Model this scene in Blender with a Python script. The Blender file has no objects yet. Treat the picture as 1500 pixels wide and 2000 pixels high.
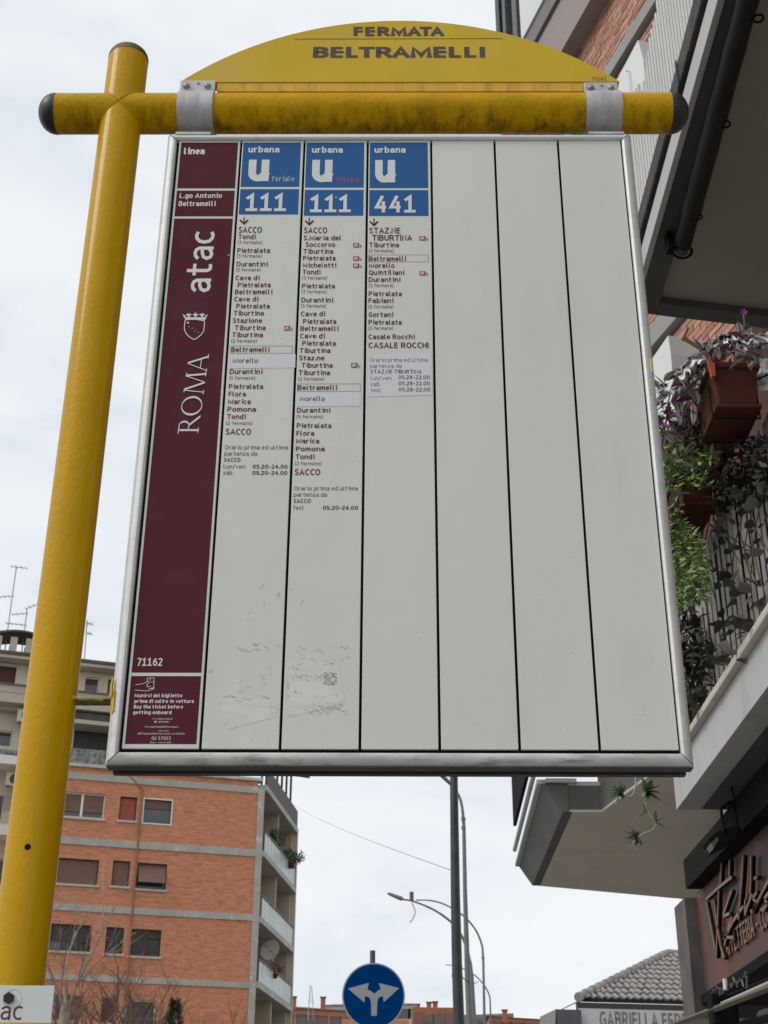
import bpy, math, random
from mathutils import Vector, Matrix
random.seed(7)
R = math.radians
sc = bpy.context.scene
col = sc.collection

# ------------------------------------------------------------------ camera
CAM = Vector((0, 0, 1.6))
PITCH, ROLL, FPX = 0.47253644, 0.00526709, 2667.0
Fw = Vector((0, math.cos(PITCH), math.sin(PITCH)))
_R = Vector((1, 0, 0)); _U = _R.cross(Fw)
Rt = _R * math.cos(ROLL) + _U * math.sin(ROLL)
Up = -_R * math.sin(ROLL) + _U * math.cos(ROLL)
cd = bpy.data.cameras.new('camera'); cam = bpy.data.objects.new('camera', cd); col.objects.link(cam)
cd.sensor_fit = 'VERTICAL'; cd.sensor_height = 36; cd.sensor_width = 27; cd.lens = 36 * FPX / 2000
cd.clip_start = 0.05; cd.clip_end = 3000
m = Matrix.Identity(4)
for i in range(3):
    m[i][0] = Rt[i]; m[i][1] = Up[i]; m[i][2] = -Fw[i]; m[i][3] = CAM[i]
cam.matrix_world = m
cd.dof.use_dof = True; cd.dof.focus_distance = 2.7; cd.dof.aperture_fstop = 20
sc.camera = cam
sc.render.resolution_x = 768; sc.render.resolution_y = 1024

# ------------------------------------------------------------------ sky, sun, exposure
SUN_EL, SUN_AZ = R(44), R(248)          # azimuth clockwise from +Y: behind the camera, to the left
w = bpy.data.worlds.new('World'); sc.world = w; w.use_nodes = True
nt = w.node_tree; nt.nodes.clear()
N = nt.nodes.new; L = nt.links.new
out = N('ShaderNodeOutputWorld'); mix = N('ShaderNodeMixShader'); bgs = N('ShaderNodeBackground'); bgc = N('ShaderNodeBackground')
sky = N('ShaderNodeTexSky'); sky.sky_type = 'NISHITA'; sky.sun_disc = False
sky.sun_elevation = SUN_EL; sky.sun_rotation = SUN_AZ
bgs.inputs['Strength'].default_value = 0.08
L(sky.outputs[0], bgs.inputs['Color'])
tc = N('ShaderNodeTexCoord'); mp = N('ShaderNodeMapping'); mp.inputs['Scale'].default_value = (1.0, 1.0, 3.2)
mp.inputs['Location'].default_value = (0.35, 0.1, 0.7)
n1 = N('ShaderNodeTexNoise'); n1.inputs['Scale'].default_value = 4.2; n1.inputs['Detail'].default_value = 6; n1.inputs['Roughness'].default_value = 0.55
n1.inputs['Distortion'].default_value = 0.5
rp = N('ShaderNodeValToRGB')
e = rp.color_ramp.elements
e[0].position = 0.36; e[0].color = (0.81, 0.865, 0.915, 1)
e[1].position = 0.60; e[1].color = (0.97, 0.985, 1.0, 1)
el = e.new(0.48); el.color = (0.91, 0.945, 0.975, 1)
L(tc.outputs['Generated'], mp.inputs[0]); L(mp.outputs[0], n1.inputs['Vector']); L(n1.outputs[0], rp.inputs[0])
L(rp.outputs[0], bgc.inputs['Color']); bgc.inputs['Strength'].default_value = 0.96
mix.inputs[0].default_value = 0.86
L(bgs.outputs[0], mix.inputs[1]); L(bgc.outputs[0], mix.inputs[2]); L(mix.outputs[0], out.inputs[0])
sd = bpy.data.lights.new('sun', 'SUN'); sd.energy = 1.25; sd.angle = R(22); sd.color = (1, 0.96, 0.9)
sun = bpy.data.objects.new('sun', sd); col.objects.link(sun)
sv = Vector((math.sin(SUN_AZ) * math.cos(SUN_EL), math.cos(SUN_AZ) * math.cos(SUN_EL), math.sin(SUN_EL)))
sun.rotation_euler = sv.to_track_quat('Z', 'Y').to_euler()
sc.view_settings.view_transform = 'Standard'; sc.view_settings.look = 'None'
sc.view_settings.exposure = 0.12; sc.view_settings.gamma = 1.0; sc.view_settings.use_curve_mapping = False

# ------------------------------------------------------------------ helpers
def ray(u, v):
    return Fw + Rt * ((u - 750) / FPX) + Up * ((1000 - v) / FPX)
def atY(u, v, Y):
    d = ray(u, v); return CAM + d * ((Y - CAM.y) / d.y)
def atX(u, v, X):
    d = ray(u, v); return CAM + d * ((X - CAM.x) / d.x)
def atZ(u, v, Z):
    d = ray(u, v); return CAM + d * ((Z - CAM.z) / d.z)
def pxsize(p):                       # metres per photo pixel at a point
    return (p - CAM).dot(Fw) / FPX

class Frame:                         # a vertical plane: x along it (to the right), y away from the camera, z up
    def __init__(s, o, yaw):
        s.o = Vector(o); s.yaw = yaw
        s.ax = Vector((math.cos(yaw), math.sin(yaw), 0)); s.ay = Vector((-math.sin(yaw), math.cos(yaw), 0))
    def px(s, u, v, y=0.0):
        d = ray(u, v); t = ((s.o + s.ay * y - CAM).dot(s.ay)) / d.dot(s.ay)
        p = CAM + d * t - s.o
        return (p.dot(s.ax), p.z)
    def loc(s, P):
        p = Vector(P) - s.o; return Vector((p.dot(s.ax), p.dot(s.ay), p.z))
    def W(s, x, y, z):
        return s.o + s.ax * x + s.ay * y + Vector((0, 0, z))

def tag(o, label=None, cat=None, group=None, kind=None):
    if label: o['label'] = label
    if cat: o['category'] = cat
    if group: o['group'] = group
    if kind: o['kind'] = kind
    return o
def empty(name, loc=(0, 0, 0), rz=0, label=None, cat=None, group=None):
    o = bpy.data.objects.new(name, None); col.objects.link(o); o.location = loc; o.rotation_euler = (0, 0, rz)
    o.empty_display_size = 0.1
    return tag(o, label, cat, group)

class MB:
    def __init__(s): s.v = []; s.f = []
    def add(s, vs, fs):
        b = len(s.v); s.v += [tuple(x) for x in vs]; s.f += [tuple(i + b for i in f) for f in fs]; return s
    def box(s, x0, x1, y0, y1, z0, z1):
        return s.add([(x0, y0, z0), (x1, y0, z0), (x1, y1, z0), (x0, y1, z0), (x0, y0, z1), (x1, y0, z1), (x1, y1, z1), (x0, y1, z1)],
                     [(0, 3, 2, 1), (4, 5, 6, 7), (0, 1, 5, 4), (1, 2, 6, 5), (2, 3, 7, 6), (3, 0, 4, 7)])
    def prism(s, poly, d):           # poly: list of 3D points, d: extrusion vector
        n = len(poly); d = Vector(d)
        vs = [Vector(p) for p in poly] + [Vector(p) + d for p in poly]
        fs = [tuple(range(n)), tuple(range(2 * n - 1, n - 1, -1))] + [(i, i + n, (i + 1) % n + n, (i + 1) % n) for i in range(n)]
        return s.add(vs, fs)
    def quad(s, a, b, c, d): return s.add([a, b, c, d], [(0, 1, 2, 3)])
    def tube(s, path, rad, n=8, cap=True):
        P = [Vector(p) for p in path]; k = len(P)
        if not isinstance(rad, (list, tuple)): rad = [rad] * k
        rings = []; prev = None
        for i in range(k):
            t = (P[min(i + 1, k - 1)] - P[max(i - 1, 0)]).normalized()
            if prev is None:
                a = Vector((0, 0, 1)) if abs(t.z) < 0.9 else Vector((1, 0, 0))
                a = (a - t * a.dot(t)).normalized()
            else:
                a = (prev - t * prev.dot(t)); a = a.normalized() if a.length > 1e-6 else t.orthogonal().normalized()
            prev = a; b = t.cross(a)
            rings.append([P[i] + (a * math.cos(2 * math.pi * j / n) + b * math.sin(2 * math.pi * j / n)) * rad[i] for j in range(n)])
        vs = [q for r in rings for q in r]
        fs = [(i * n + j, i * n + (j + 1) % n, (i + 1) * n + (j + 1) % n, (i + 1) * n + j) for i in range(k - 1) for j in range(n)]
        if cap: fs += [tuple(range(n - 1, -1, -1)), tuple(range((k - 1) * n, k * n))]
        return s.add(vs, fs)
    def build(s, name, mat, parent=None, smooth=False, bevel=0, kind=None, label=None):
        me = bpy.data.meshes.new(name); me.from_pydata(s.v, [], s.f); me.update()
        if mat: me.materials.append(mat)
        if smooth:
            me.polygons.foreach_set('use_smooth', [True] * len(me.polygons))
            try: me.set_sharp_from_angle(angle=R(40))
            except Exception: pass
        o = bpy.data.objects.new(name, me); col.objects.link(o)
        if parent: o.parent = parent
        if bevel:
            b = o.modifiers.new('bevel', 'BEVEL'); b.width = bevel; b.segments = 2; b.limit_method = 'ANGLE'
        if kind: o['kind'] = kind
        if label: o['label'] = label
        return o
def inst(src, parent, loc, rot=None, scale=None, name=None):
    o = bpy.data.objects.new(name or src.name.split('.')[0], src.data); col.objects.link(o); o.parent = parent
    o.location = loc
    if rot is not None: o.rotation_euler = rot
    if scale is not None: o.scale = scale if hasattr(scale, '__len__') else (scale,) * 3
    return o

class Multi(MB):                      # a run of separate prints that share a material
    def __init__(s): s.parts = []; s.new()
    def new(s): s.v = []; s.f = []; s.parts.append((s.v, s.f)); return s
    def add(s, vs, fs):
        b = len(s.v); s.v.extend(tuple(x) for x in vs); s.f.extend(tuple(i + b for i in f) for f in fs); return s
    def build(s, name, mat, parent=None, **k):
        for v, f in s.parts:
            if v:
                m_ = MB(); m_.v = v; m_.f = f; o = m_.build(name, mat, parent, **k)
        return o
# ------------------------------------------------------------------ materials
def S(r, g, b):
    f = lambda c: (c / 255 / 12.92) if c / 255 <= 0.04045 else ((c / 255 + 0.055) / 1.055) ** 2.4
    return (f(r), f(g), f(b), 1)
def mat(name, c, rough=0.6, metal=0.0, var=0.12, scale=6.0, stretch=(1, 1, 1), bump=0.0, bscale=60.0, dirt=None, dirt_amt=0.5,
        dscale=5.0, dstretch=(1, 1, 1), dlo=0.5, dhi=0.75, coat=0.0, spec=0.5, zmask=None):
    if len(c) == 3: c = (*c, 1)
    mt = bpy.data.materials.new(name); mt.use_nodes = True
    t = mt.node_tree; b = t.nodes['Principled BSDF']; n = t.nodes.new; l = t.links.new
    b.inputs['Roughness'].default_value = rough; b.inputs['Metallic'].default_value = metal
    b.inputs['Specular IOR Level'].default_value = spec
    if coat: b.inputs['Coat Weight'].default_value = coat; b.inputs['Coat Roughness'].default_value = 0.12
    co = n('ShaderNodeTexCoord'); mp = n('ShaderNodeMapping'); mp.inputs['Scale'].default_value = stretch; l(co.outputs['Object'], mp.inputs[0])
    no = n('ShaderNodeTexNoise'); no.inputs['Scale'].default_value = scale; no.inputs['Detail'].default_value = 5
    l(mp.outputs[0], no.inputs['Vector'])
    r = n('ShaderNodeValToRGB'); l(no.outputs[0], r.inputs[0])
    lo = tuple(max(0, x * (1 - var)) for x in c[:3]) + (1,); hi = tuple(min(1, x * (1 + var)) for x in c[:3]) + (1,)
    r.color_ramp.elements[0].position = 0.3; r.color_ramp.elements[0].color = lo
    r.color_ramp.elements[1].position = 0.7; r.color_ramp.elements[1].color = hi
    last = r.outputs[0]
    if dirt:
        m2 = n('ShaderNodeMapping'); m2.inputs['Scale'].default_value = dstretch; l(co.outputs['Object'], m2.inputs[0])
        n2 = n('ShaderNodeTexNoise'); n2.inputs['Scale'].default_value = dscale; n2.inputs['Detail'].default_value = 8; n2.inputs['Roughness'].default_value = 0.65
        l(m2.outputs[0], n2.inputs['Vector'])
        mr = n('ShaderNodeMapRange'); mr.inputs['From Min'].default_value = dlo; mr.inputs['From Max'].default_value = dhi
        mr.inputs['To Max'].default_value = dirt_amt; l(n2.outputs[0], mr.inputs['Value'])
        mx = n('ShaderNodeMix'); mx.data_type = 'RGBA'; l(mr.outputs[0], mx.inputs[0]); l(last, mx.inputs[6]); mx.inputs[7].default_value = (*dirt[:3], 1)
        last = mx.outputs[2]
        if zmask:
            sx = n('ShaderNodeSeparateXYZ'); l(co.outputs['Object'], sx.inputs[0])
            zr = n('ShaderNodeMapRange'); zr.inputs['From Min'].default_value = zmask[1]; zr.inputs['From Max'].default_value = zmask[0]; l(sx.outputs['Z'], zr.inputs['Value'])
            ml = n('ShaderNodeMath'); ml.operation = 'MULTIPLY'; l(mr.outputs[0], ml.inputs[0]); l(zr.outputs[0], ml.inputs[1]); l(ml.outputs[0], mx.inputs[0])
    l(last, b.inputs['Base Color'])
    if bump:
        nb = n('ShaderNodeTexNoise'); nb.inputs['Scale'].default_value = bscale; nb.inputs['Detail'].default_value = 4
        l(co.outputs['Object'], nb.inputs['Vector'])
        bp = n('ShaderNodeBump'); bp.inputs['Strength'].default_value = bump; bp.inputs['Distance'].default_value = 0.01
        l(nb.outputs[0], bp.inputs['Height']); l(bp.outputs[0], b.inputs['Normal'])
    return mt

def brick_mat(name, c1, c2, mortar, scale, bw=0.25, bh=0.07, msize=0.012, noise=0.25):
    mt = bpy.data.materials.new(name); mt.use_nodes = True
    t = mt.node_tree; b = t.nodes['Principled BSDF']; n = t.nodes.new; l = t.links.new
    co = n('ShaderNodeTexCoord'); sp = n('ShaderNodeSeparateXYZ'); cb = n('ShaderNodeCombineXYZ')
    l(co.outputs['Object'], sp.inputs[0]); l(sp.outputs['X'], cb.inputs['X']); l(sp.outputs['Z'], cb.inputs['Y'])
    br = n('ShaderNodeTexBrick'); br.inputs['Scale'].default_value = scale; br.inputs['Brick Width'].default_value = bw
    br.inputs['Row Height'].default_value = bh; br.inputs['Mortar Size'].default_value = msize; br.inputs['Mortar Smooth'].default_value = 0.3
    br.inputs['Color1'].default_value = (*c1, 1); br.inputs['Color2'].default_value = (*c2, 1); br.inputs['Mortar'].default_value = (*mortar, 1)
    l(cb.outputs[0], br.inputs['Vector'])
    mp = n('ShaderNodeMapping'); mp.inputs['Scale'].default_value = (0.8, 1, 4); l(co.outputs['Object'], mp.inputs[0])
    no = n('ShaderNodeTexNoise'); no.inputs['Scale'].default_value = 2.4; no.inputs['Detail'].default_value = 9; no.inputs['Roughness'].default_value = 0.78
    l(mp.outputs[0], no.inputs['Vector'])
    mr = n('ShaderNodeMapRange'); mr.inputs['From Min'].default_value = 0.3; mr.inputs['From Max'].default_value = 0.7
    mr.inputs['To Min'].default_value = 1 - noise; mr.inputs['To Max'].default_value = 1 + noise; l(no.outputs[0], mr.inputs['Value'])
    mx = n('ShaderNodeVectorMath'); mx.operation = 'SCALE'; l(br.outputs['Color'], mx.inputs[0]); l(mr.outputs[0], mx.inputs['Scale'])
    l(mx.outputs[0], b.inputs['Base Color']); b.inputs['Roughness'].default_value = 0.9
    return mt

M = {}
M['yellow'] = mat('yellow paint', (0.56, 0.315, 0.0), 0.45, var=0.04, scale=9, bump=0.16, bscale=90, coat=0.22, spec=0.08,
                  dirt=(0.14, 0.08, 0.01), dirt_amt=0.2, dscale=9, dstretch=(1, 1, 0.4), dlo=0.6, dhi=0.85)
M['yellow_bar'] = mat('stained yellow paint', (0.46, 0.26, 0.001), 0.4, var=0.12, scale=9, bump=0.25, bscale=80, coat=0.1, spec=0.25,
                  dirt=(0.07, 0.045, 0.01), dirt_amt=0.85, dscale=20, dstretch=(2.6, 1, 0.25), dlo=0.47, dhi=0.72)
M['yellow_flat'] = mat('weathered yellow sheet', (0.66, 0.44, 0.03), 0.55, spec=0.15, var=0.05, scale=5, bump=0.03, bscale=200,
                  dirt=(0.60, 0.48, 0.13), dirt_amt=0.5, dscale=6, dlo=0.45, dhi=0.7)
M['yellow_lip'] = mat('streaked yellow sheet', (0.70, 0.40, 0.02), 0.4, var=0.1, scale=8, stretch=(5, 1, 0.5),
                  dirt=(0.2, 0.12, 0.02), dirt_amt=0.7, dscale=26, dstretch=(2, 1, 0.2), dlo=0.5, dhi=0.8)
M['cap'] = mat('black rubber', (0.018, 0.02, 0.026), 0.45, var=0.3, dirt=(0.10, 0.09, 0.07), dirt_amt=0.5, dscale=30, dlo=0.55, dhi=0.8)
M['galv'] = mat('galvanised clamp', (0.50, 0.50, 0.51), 0.55, 0.35, var=0.14, scale=18, stretch=(2, 1, 0.3), bump=0.1, bscale=120,
                  dirt=(0.2, 0.17, 0.13), dirt_amt=0.5, dscale=30, dstretch=(2, 1, 0.4), dlo=0.52, dhi=0.8)
M['alu'] = mat('brushed aluminium frame', (0.70, 0.71, 0.70), 0.5, 0.15, var=0.07, scale=14, bump=0.06, bscale=140,
                  dirt=(0.30, 0.29, 0.25), dirt_amt=0.5, dscale=28, dlo=0.52, dhi=0.78)
M['alu_dirty'] = mat('grimy aluminium rail', (0.64, 0.64, 0.62), 0.5, 0.1, var=0.15, scale=12, stretch=(1, 1, 3), bump=0.08, bscale=140,
                  dirt=(0.06, 0.055, 0.045), dirt_amt=0.8, dscale=11, dstretch=(1, 1, 6), dlo=0.5, dhi=0.75)
M['black'] = mat('black gap', (0.010, 0.010, 0.011), 0.85, var=0.2, spec=0.12)
M['dark_metal'] = mat('dark mottled metal', (0.05, 0.05, 0.047), 0.6, 0.2, var=0.4, scale=9, stretch=(1, 3, 3))
M['panel'] = mat('pale grey enamel', (0.68, 0.69, 0.645), 0.42, var=0.025, scale=3.2, stretch=(1.4, 1, 0.5), bump=0.02, bscale=9,
                  dirt=(0.57, 0.58, 0.54), dirt_amt=0.45, dscale=5, dstretch=(1.6, 1, 0.6), dlo=0.5, dhi=0.75, coat=0.1)
M['maroon'] = mat('maroon print', (0.092, 0.016, 0.024), 0.45, var=0.08, scale=5, dirt=(0.13, 0.07, 0.07), dirt_amt=0.3, dscale=9, dlo=0.5, dhi=0.8, spec=0.12)
M['blue'] = mat('blue print', (0.026, 0.12, 0.33), 0.5, var=0.06, scale=6, spec=0.15)
M['txt_light'] = mat('pale lettering', (0.72, 0.72, 0.71), 0.45, var=0.02)
M['txt_maroon'] = mat('maroon lettering', (0.125, 0.018, 0.03), 0.6, var=0.05, spec=0.1)
M['txt_thin'] = mat('grey maroon lettering', (0.15, 0.085, 0.09), 0.6, var=0.05, spec=0.1)
M['txt_green'] = mat('sage lettering', (0.36, 0.46, 0.34), 0.5, var=0.05)
M['txt_red'] = mat('red lettering', (0.36, 0.06, 0.06), 0.5, var=0.05)
M['txt_teal'] = mat('teal lettering', (0.08, 0.28, 0.34), 0.5, var=0.05)
M['txt_dark'] = mat('dark olive lettering', (0.055, 0.05, 0.035), 0.5, var=0.1)
M['metro_red'] = mat('metro red', (0.34, 0.025, 0.045), 0.5, var=0.05)
M['sticker'] = mat('bluish white sticker', (0.70, 0.705, 0.745), 0.5, var=0.02, bump=0.02, bscale=40)
M['residue_pale'] = mat('glue film', (0.70, 0.71, 0.67), 0.5, var=0.06, scale=30, stretch=(0.5, 1, 2.4))
M['residue'] = mat('sticker residue', (0.30, 0.27, 0.20), 0.8, var=0.35, scale=60)
M['scuff'] = mat('scuff mark', (0.46, 0.465, 0.445), 0.6, var=0.1, scale=40)
M['bolt'] = mat('weathered bolt', (0.32, 0.31, 0.29), 0.45, 0.6, var=0.3, scale=60)
M['rust'] = mat('rusty black bolt', (0.03, 0.014, 0.012), 0.7, var=0.5, scale=60)
M['white_plate'] = mat('white enamel plate', (0.66, 0.68, 0.68), 0.4, var=0.03, coat=0.1)
M['purple_txt'] = mat('purple lettering', (0.10, 0.018, 0.05), 0.5, var=0.05)
M['drop'] = mat('water drop', (0.8, 0.82, 0.8), 0.08, var=0.0, coat=0.6)

# ------------------------------------------------------------------ the ground
def ground():
    mg = MB(); mg.add([(-1500, -1500, 0), (1500, -1500, 0), (1500, 1500, 0), (-1500, 1500, 0)], [(0, 1, 2, 3)])
    tag(mg.build('ground', mat('dusty ground', (0.20, 0.19, 0.17), 0.95, scale=0.4)), kind='structure')
    mr = MB(); mr.box(-11, -0.9, -60, 220, 0.0, 0.004)
    tag(mr.build('road', mat('wet asphalt', (0.075, 0.075, 0.077), 0.7, var=0.3, scale=3, bump=0.3, bscale=80)), kind='structure')
    mp = MB(); mp.box(-0.9, 5.2, -60, 14.4, 0.0, 0.13)
    tag(mp.build('pavement', mat('grey pavement', (0.27, 0.26, 0.245), 0.9, var=0.2, scale=2, bump=0.2, bscale=50)), kind='structure')
    mk = MB(); mk.box(-1.08, -0.902, -60, 14.4, 0.0, 0.14)
    tag(mk.build('kerb', mat('pale travertine kerb', (0.34, 0.33, 0.30), 0.9, var=0.15, scale=3)), kind='structure')
    ml = MB(); y = -50
    while y < 200:
        ml.box(-6.05, -5.93, y, y + 3, 0.0042, 0.008); y += 6
    tag(ml.build('road_marking', mat('white road paint', (0.55, 0.55, 0.53), 0.8, var=0.2, scale=8)), kind='structure')
ground()

# ------------------------------------------------------------------ text

def _arc(cx, cy, rx, ry, a0, a1, n=10):
    return [(cx + rx * math.cos(R(a0 + (a1 - a0) * i / n)), cy + ry * math.sin(R(a0 + (a1 - a0) * i / n))) for i in range(n + 1)]
# pen strokes of each character: x-height 5, capitals 7, baseline 0
PEN = {
 'a': [[(.4, 4.3), (1.0, 4.85), (1.9, 5), (2.8, 4.7), (3.3, 3.8), (3.3, 0)], [(3.3, 2.9), (1.8, 2.85), (.7, 2.4), (.2, 1.4), (.6, .35), (1.5, 0), (2.5, .3), (3.3, 1.1)]],
 'b': [[(0, 7.3), (0, 0)], [(0, 1.0), (.9, .15), (1.9, 0), (2.9, .7), (3.35, 2.5), (2.9, 4.3), (1.9, 5), (.9, 4.8), (0, 4.0)]],
 'c': [[(3.0, 4.6), (2.2, 5), (1.2, 4.85), (.3, 4), (0, 2.5), (.3, 1), (1.2, .15), (2.2, 0), (3.0, .4)]],
 'd': [[(3.35, 7.3), (3.35, 0)], [(3.35, 4.0), (2.4, 4.85), (1.5, 5), (.5, 4.3), (0, 2.5), (.5, .7), (1.5, 0), (2.4, .2), (3.35, 1.0)]],
 'e': [[(.1, 2.65), (3.3, 2.65), (3.15, 3.9), (2.6, 4.7), (1.75, 5), (.8, 4.7), (.15, 3.7), (0, 2.5), (.3, 1.1), (1.0, .2), (2.0, 0), (3.1, .4)]],
 'f': [[(2.6, 7.2), (1.8, 7.3), (1.1, 6.9), (.85, 6.0), (.85, 0)], [(-.1, 4.8), (2.4, 4.8)]],
 'g': [[(3.3, 5), (3.3, -.6), (2.8, -1.6), (1.7, -2), (.4, -1.7)], [(3.3, 4.0), (2.4, 4.85), (1.4, 5), (.4, 4.2), (0, 2.6), (.4, 1.0), (1.4, .2), (2.4, .4), (3.3, 1.3)]],
 'h': [[(0, 7.3), (0, 0)], [(0, 3.7), (1.1, 4.75), (2.2, 5), (3.0, 4.5), (3.3, 3.5), (3.3, 0)]],
 'i': [[(-.8, 4.8), (.3, 4.8), (.3, 0)], [(.25, 6.9), (.25, 7.5)]],
 'k': [[(0, 7.3), (0, 0)], [(3.1, 5), (.2, 2.4)], [(1.0, 3.0), (3.3, 0)]],
 'l': [[(.3, 7.3), (.3, 1.0), (.7, .15), (1.6, 0)]],
 'm': [[(0, 5), (0, 0)], [(0, 3.9), (.8, 4.8), (1.7, 5), (2.4, 4.5), (2.6, 3.6), (2.6, 0)], [(2.6, 3.9), (3.4, 4.8), (4.3, 5), (5.0, 4.5), (5.2, 3.6), (5.2, 0)]],
 'n': [[(0, 5), (0, 0)], [(0, 3.7), (1.1, 4.75), (2.2, 5), (3.0, 4.5), (3.3, 3.5), (3.3, 0)]],
 'o': [_arc(1.75, 2.5, 1.75, 2.5, 0, 360, 16)],
 'p': [[(0, 5), (0, -2)], [(0, 1.0), (.9, .15), (1.9, 0), (2.9, .7), (3.35, 2.5), (2.9, 4.3), (1.9, 5), (.9, 4.8), (0, 4.0)]],
 'r': [[(0, 5), (0, 0)], [(0, 3.5), (.8, 4.7), (1.5, 5), (2.3, 4.9)]],
 's': [[(2.8, 4.6), (1.8, 5), (.8, 4.75), (.3, 3.8), (.8, 2.95), (2.1, 2.2), (2.8, 1.3), (2.4, .35), (1.3, 0), (.1, .5)]],
 't': [[(.8, 6.6), (.8, 1.0), (1.2, .2), (1.9, 0), (2.6, .15)], [(-.2, 4.8), (2.4, 4.8)]],
 'u': [[(0, 5)] + _arc(1.6, 1.7, 1.6, 1.7, 180, 285, 8) + [(3.3, 1.4)], [(3.3, 5), (3.3, 0)]],
 'v': [[(0, 5), (1.6, 0), (3.2, 5)]],
 'w': [[(0, 5), (1.2, 0), (2.4, 4.2), (3.6, 0), (4.8, 5)]],
 'y': [[(0, 5), (1.7, .3)], [(3.3, 5), (1.6, 0), (.9, -1.7), (-.1, -2)]],
 'z': [[(0, 4.8), (2.8, 4.8), (0, .1), (3.0, .1)]],
 'A': [[(0, 0), (2.3, 7), (4.6, 0)], [(.85, 2.2), (3.75, 2.2)]],
 'B': [[(0, 0), (0, 7), (2.2, 7), (3.3, 6.5), (3.5, 5.4), (3.1, 4.2), (2.2, 3.8), (0, 3.8)], [(2.2, 3.7), (3.4, 3.2), (3.8, 1.9), (3.4, .6), (2.2, 0), (0, 0)]],
 'C': [[(3.9, 6.4), (2.8, 7), (1.6, 6.8), (.5, 5.6), (0, 3.5), (.5, 1.4), (1.6, .2), (2.8, 0), (3.9, .5)]],
 'D': [[(0, 0), (0, 7), (1.9, 7), (3.5, 6.2), (4.3, 3.5), (3.5, .8), (1.9, 0), (0, 0)]],
 'E': [[(3.2, 7), (0, 7), (0, 0), (3.3, 0)], [(0, 3.7), (2.9, 3.7)]],
 'F': [[(3.1, 7), (0, 7), (0, 0)], [(0, 3.6), (2.8, 3.6)]],
 'G': [[(4.0, 6.4), (2.8, 7), (1.6, 6.8), (.5, 5.6), (0, 3.5), (.5, 1.4), (1.6, .2), (2.8, 0), (4.1, .5), (4.1, 3.3), (2.5, 3.3)]],
 'H': [[(0, 0), (0, 7)], [(3.9, 0), (3.9, 7)], [(0, 3.6), (3.9, 3.6)]],
 'I': [[(.3, 0), (.3, 7)]],
 'K': [[(0, 0), (0, 7)], [(3.6, 7), (.1, 3.2)], [(1.1, 4.2), (3.9, 0)]],
 'L': [[(0, 7), (0, 0), (3.1, 0)]],
 'M': [[(0, 0), (.1, 7), (2.9, .9), (5.7, 7), (5.8, 0)]],
 'N': [[(0, 0), (0, 7), (3.9, 0), (3.9, 7)]],
 'O': [_arc(2.3, 3.5, 2.3, 3.5, 0, 360, 20)],
 'P': [[(0, 0), (0, 7), (2.1, 7), (3.3, 6.4), (3.7, 5.2), (3.3, 3.8), (2.1, 3.2), (0, 3.2)]],
 'Q': [_arc(2.3, 3.5, 2.3, 3.5, 0, 360, 20), [(2.6, 1.2), (4.6, -.9)]],
 'R': [[(0, 0), (0, 7), (2.1, 7), (3.3, 6.4), (3.6, 5.3), (3.2, 4.0), (2.1, 3.4), (0, 3.4)], [(1.9, 3.4), (4.0, 0)]],
 'S': [[(3.4, 6.4), (2.2, 7), (.9, 6.7), (.3, 5.4), (.9, 4.1), (2.7, 3.1), (3.5, 1.8), (3.0, .5), (1.6, 0), (.1, .6)]],
 'T': [[(0, 7), (4.2, 7)], [(2.1, 7), (2.1, 0)]],
 'U': [[(0, 7), (0, 2.2), (.6, .6), (1.9, 0), (3.2, .6), (3.8, 2.2), (3.8, 7)]],
 'V': [[(0, 7), (2.2, 0), (4.4, 7)]],
 'Z': [[(0, 7), (3.7, 7), (0, 0), (3.8, 0)]],
 '0': [_arc(1.75, 3.5, 1.75, 3.5, 0, 360, 18)],
 '1': [[(.1, 5.7), (1.7, 7), (1.7, 0)], [(0, 0), (3.3, 0)]],
 '2': [[(.2, 6.3), (1.1, 7), (2.2, 6.9), (3.0, 5.9), (2.8, 4.5), (1.6, 2.4), (0, 0), (3.3, 0)]],
 '3': [[(.2, 7), (3.1, 7), (1.5, 4.3), (2.7, 3.9), (3.3, 2.6), (3.0, .9), (1.8, 0), (.1, .4)]],
 '4': [[(2.1, 7), (0, 2.0), (3.6, 2.0)], [(2.7, 4.2), (2.7, 0)]],
 '5': [[(3.0, 7), (.5, 7), (.3, 4.1), (1.6, 4.3), (2.8, 3.8), (3.3, 2.4), (2.8, .7), (1.6, 0), (.1, .3)]],
 '6': [[(2.9, 6.9), (1.6, 6.4), (.5, 4.9), (0, 2.6), (.5, .7), (1.7, 0), (2.9, .6), (3.4, 2.3), (2.8, 3.9), (1.7, 4.4), (.3, 3.4)]],
 '7': [[(0, 7), (3.3, 7), (1.3, 0)]],
 '8': [_arc(1.75, 5.3, 1.4, 1.7, 0, 360, 14), _arc(1.75, 1.8, 1.75, 1.8, 0, 360, 14)],
 '9': [[(.5, .1), (1.8, .6), (2.9, 2.1), (3.4, 4.4), (2.9, 6.3), (1.7, 7), (.5, 6.4), (0, 4.7), (.6, 3.1), (1.7, 2.6), (3.1, 3.6)]],
 '.': [[(.3, 0), (.3, .6)]], ',': [[(.5, .6), (.1, -1.0)]], '-': [[(0, 2.9), (2.2, 2.9)]], '/': [[(0, -.8), (2.6, 7.6)]], "'": [[(.2, 7.3), (.2, 5.4)]],
 '(': [[(1.3, 8.0), (.4, 6.0), (.1, 3.4), (.4, .8), (1.3, -1.2)]], ')': [[(0, 8.0), (.9, 6.0), (1.2, 3.4), (.9, .8), (0, -1.2)]],
 '@': [_arc(2.5, 2.7, 2.8, 3.4, -60, 280, 16), _arc(2.5, 2.7, 1.1, 1.5, 0, 360, 10)],
}
_tcache = {}
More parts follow.
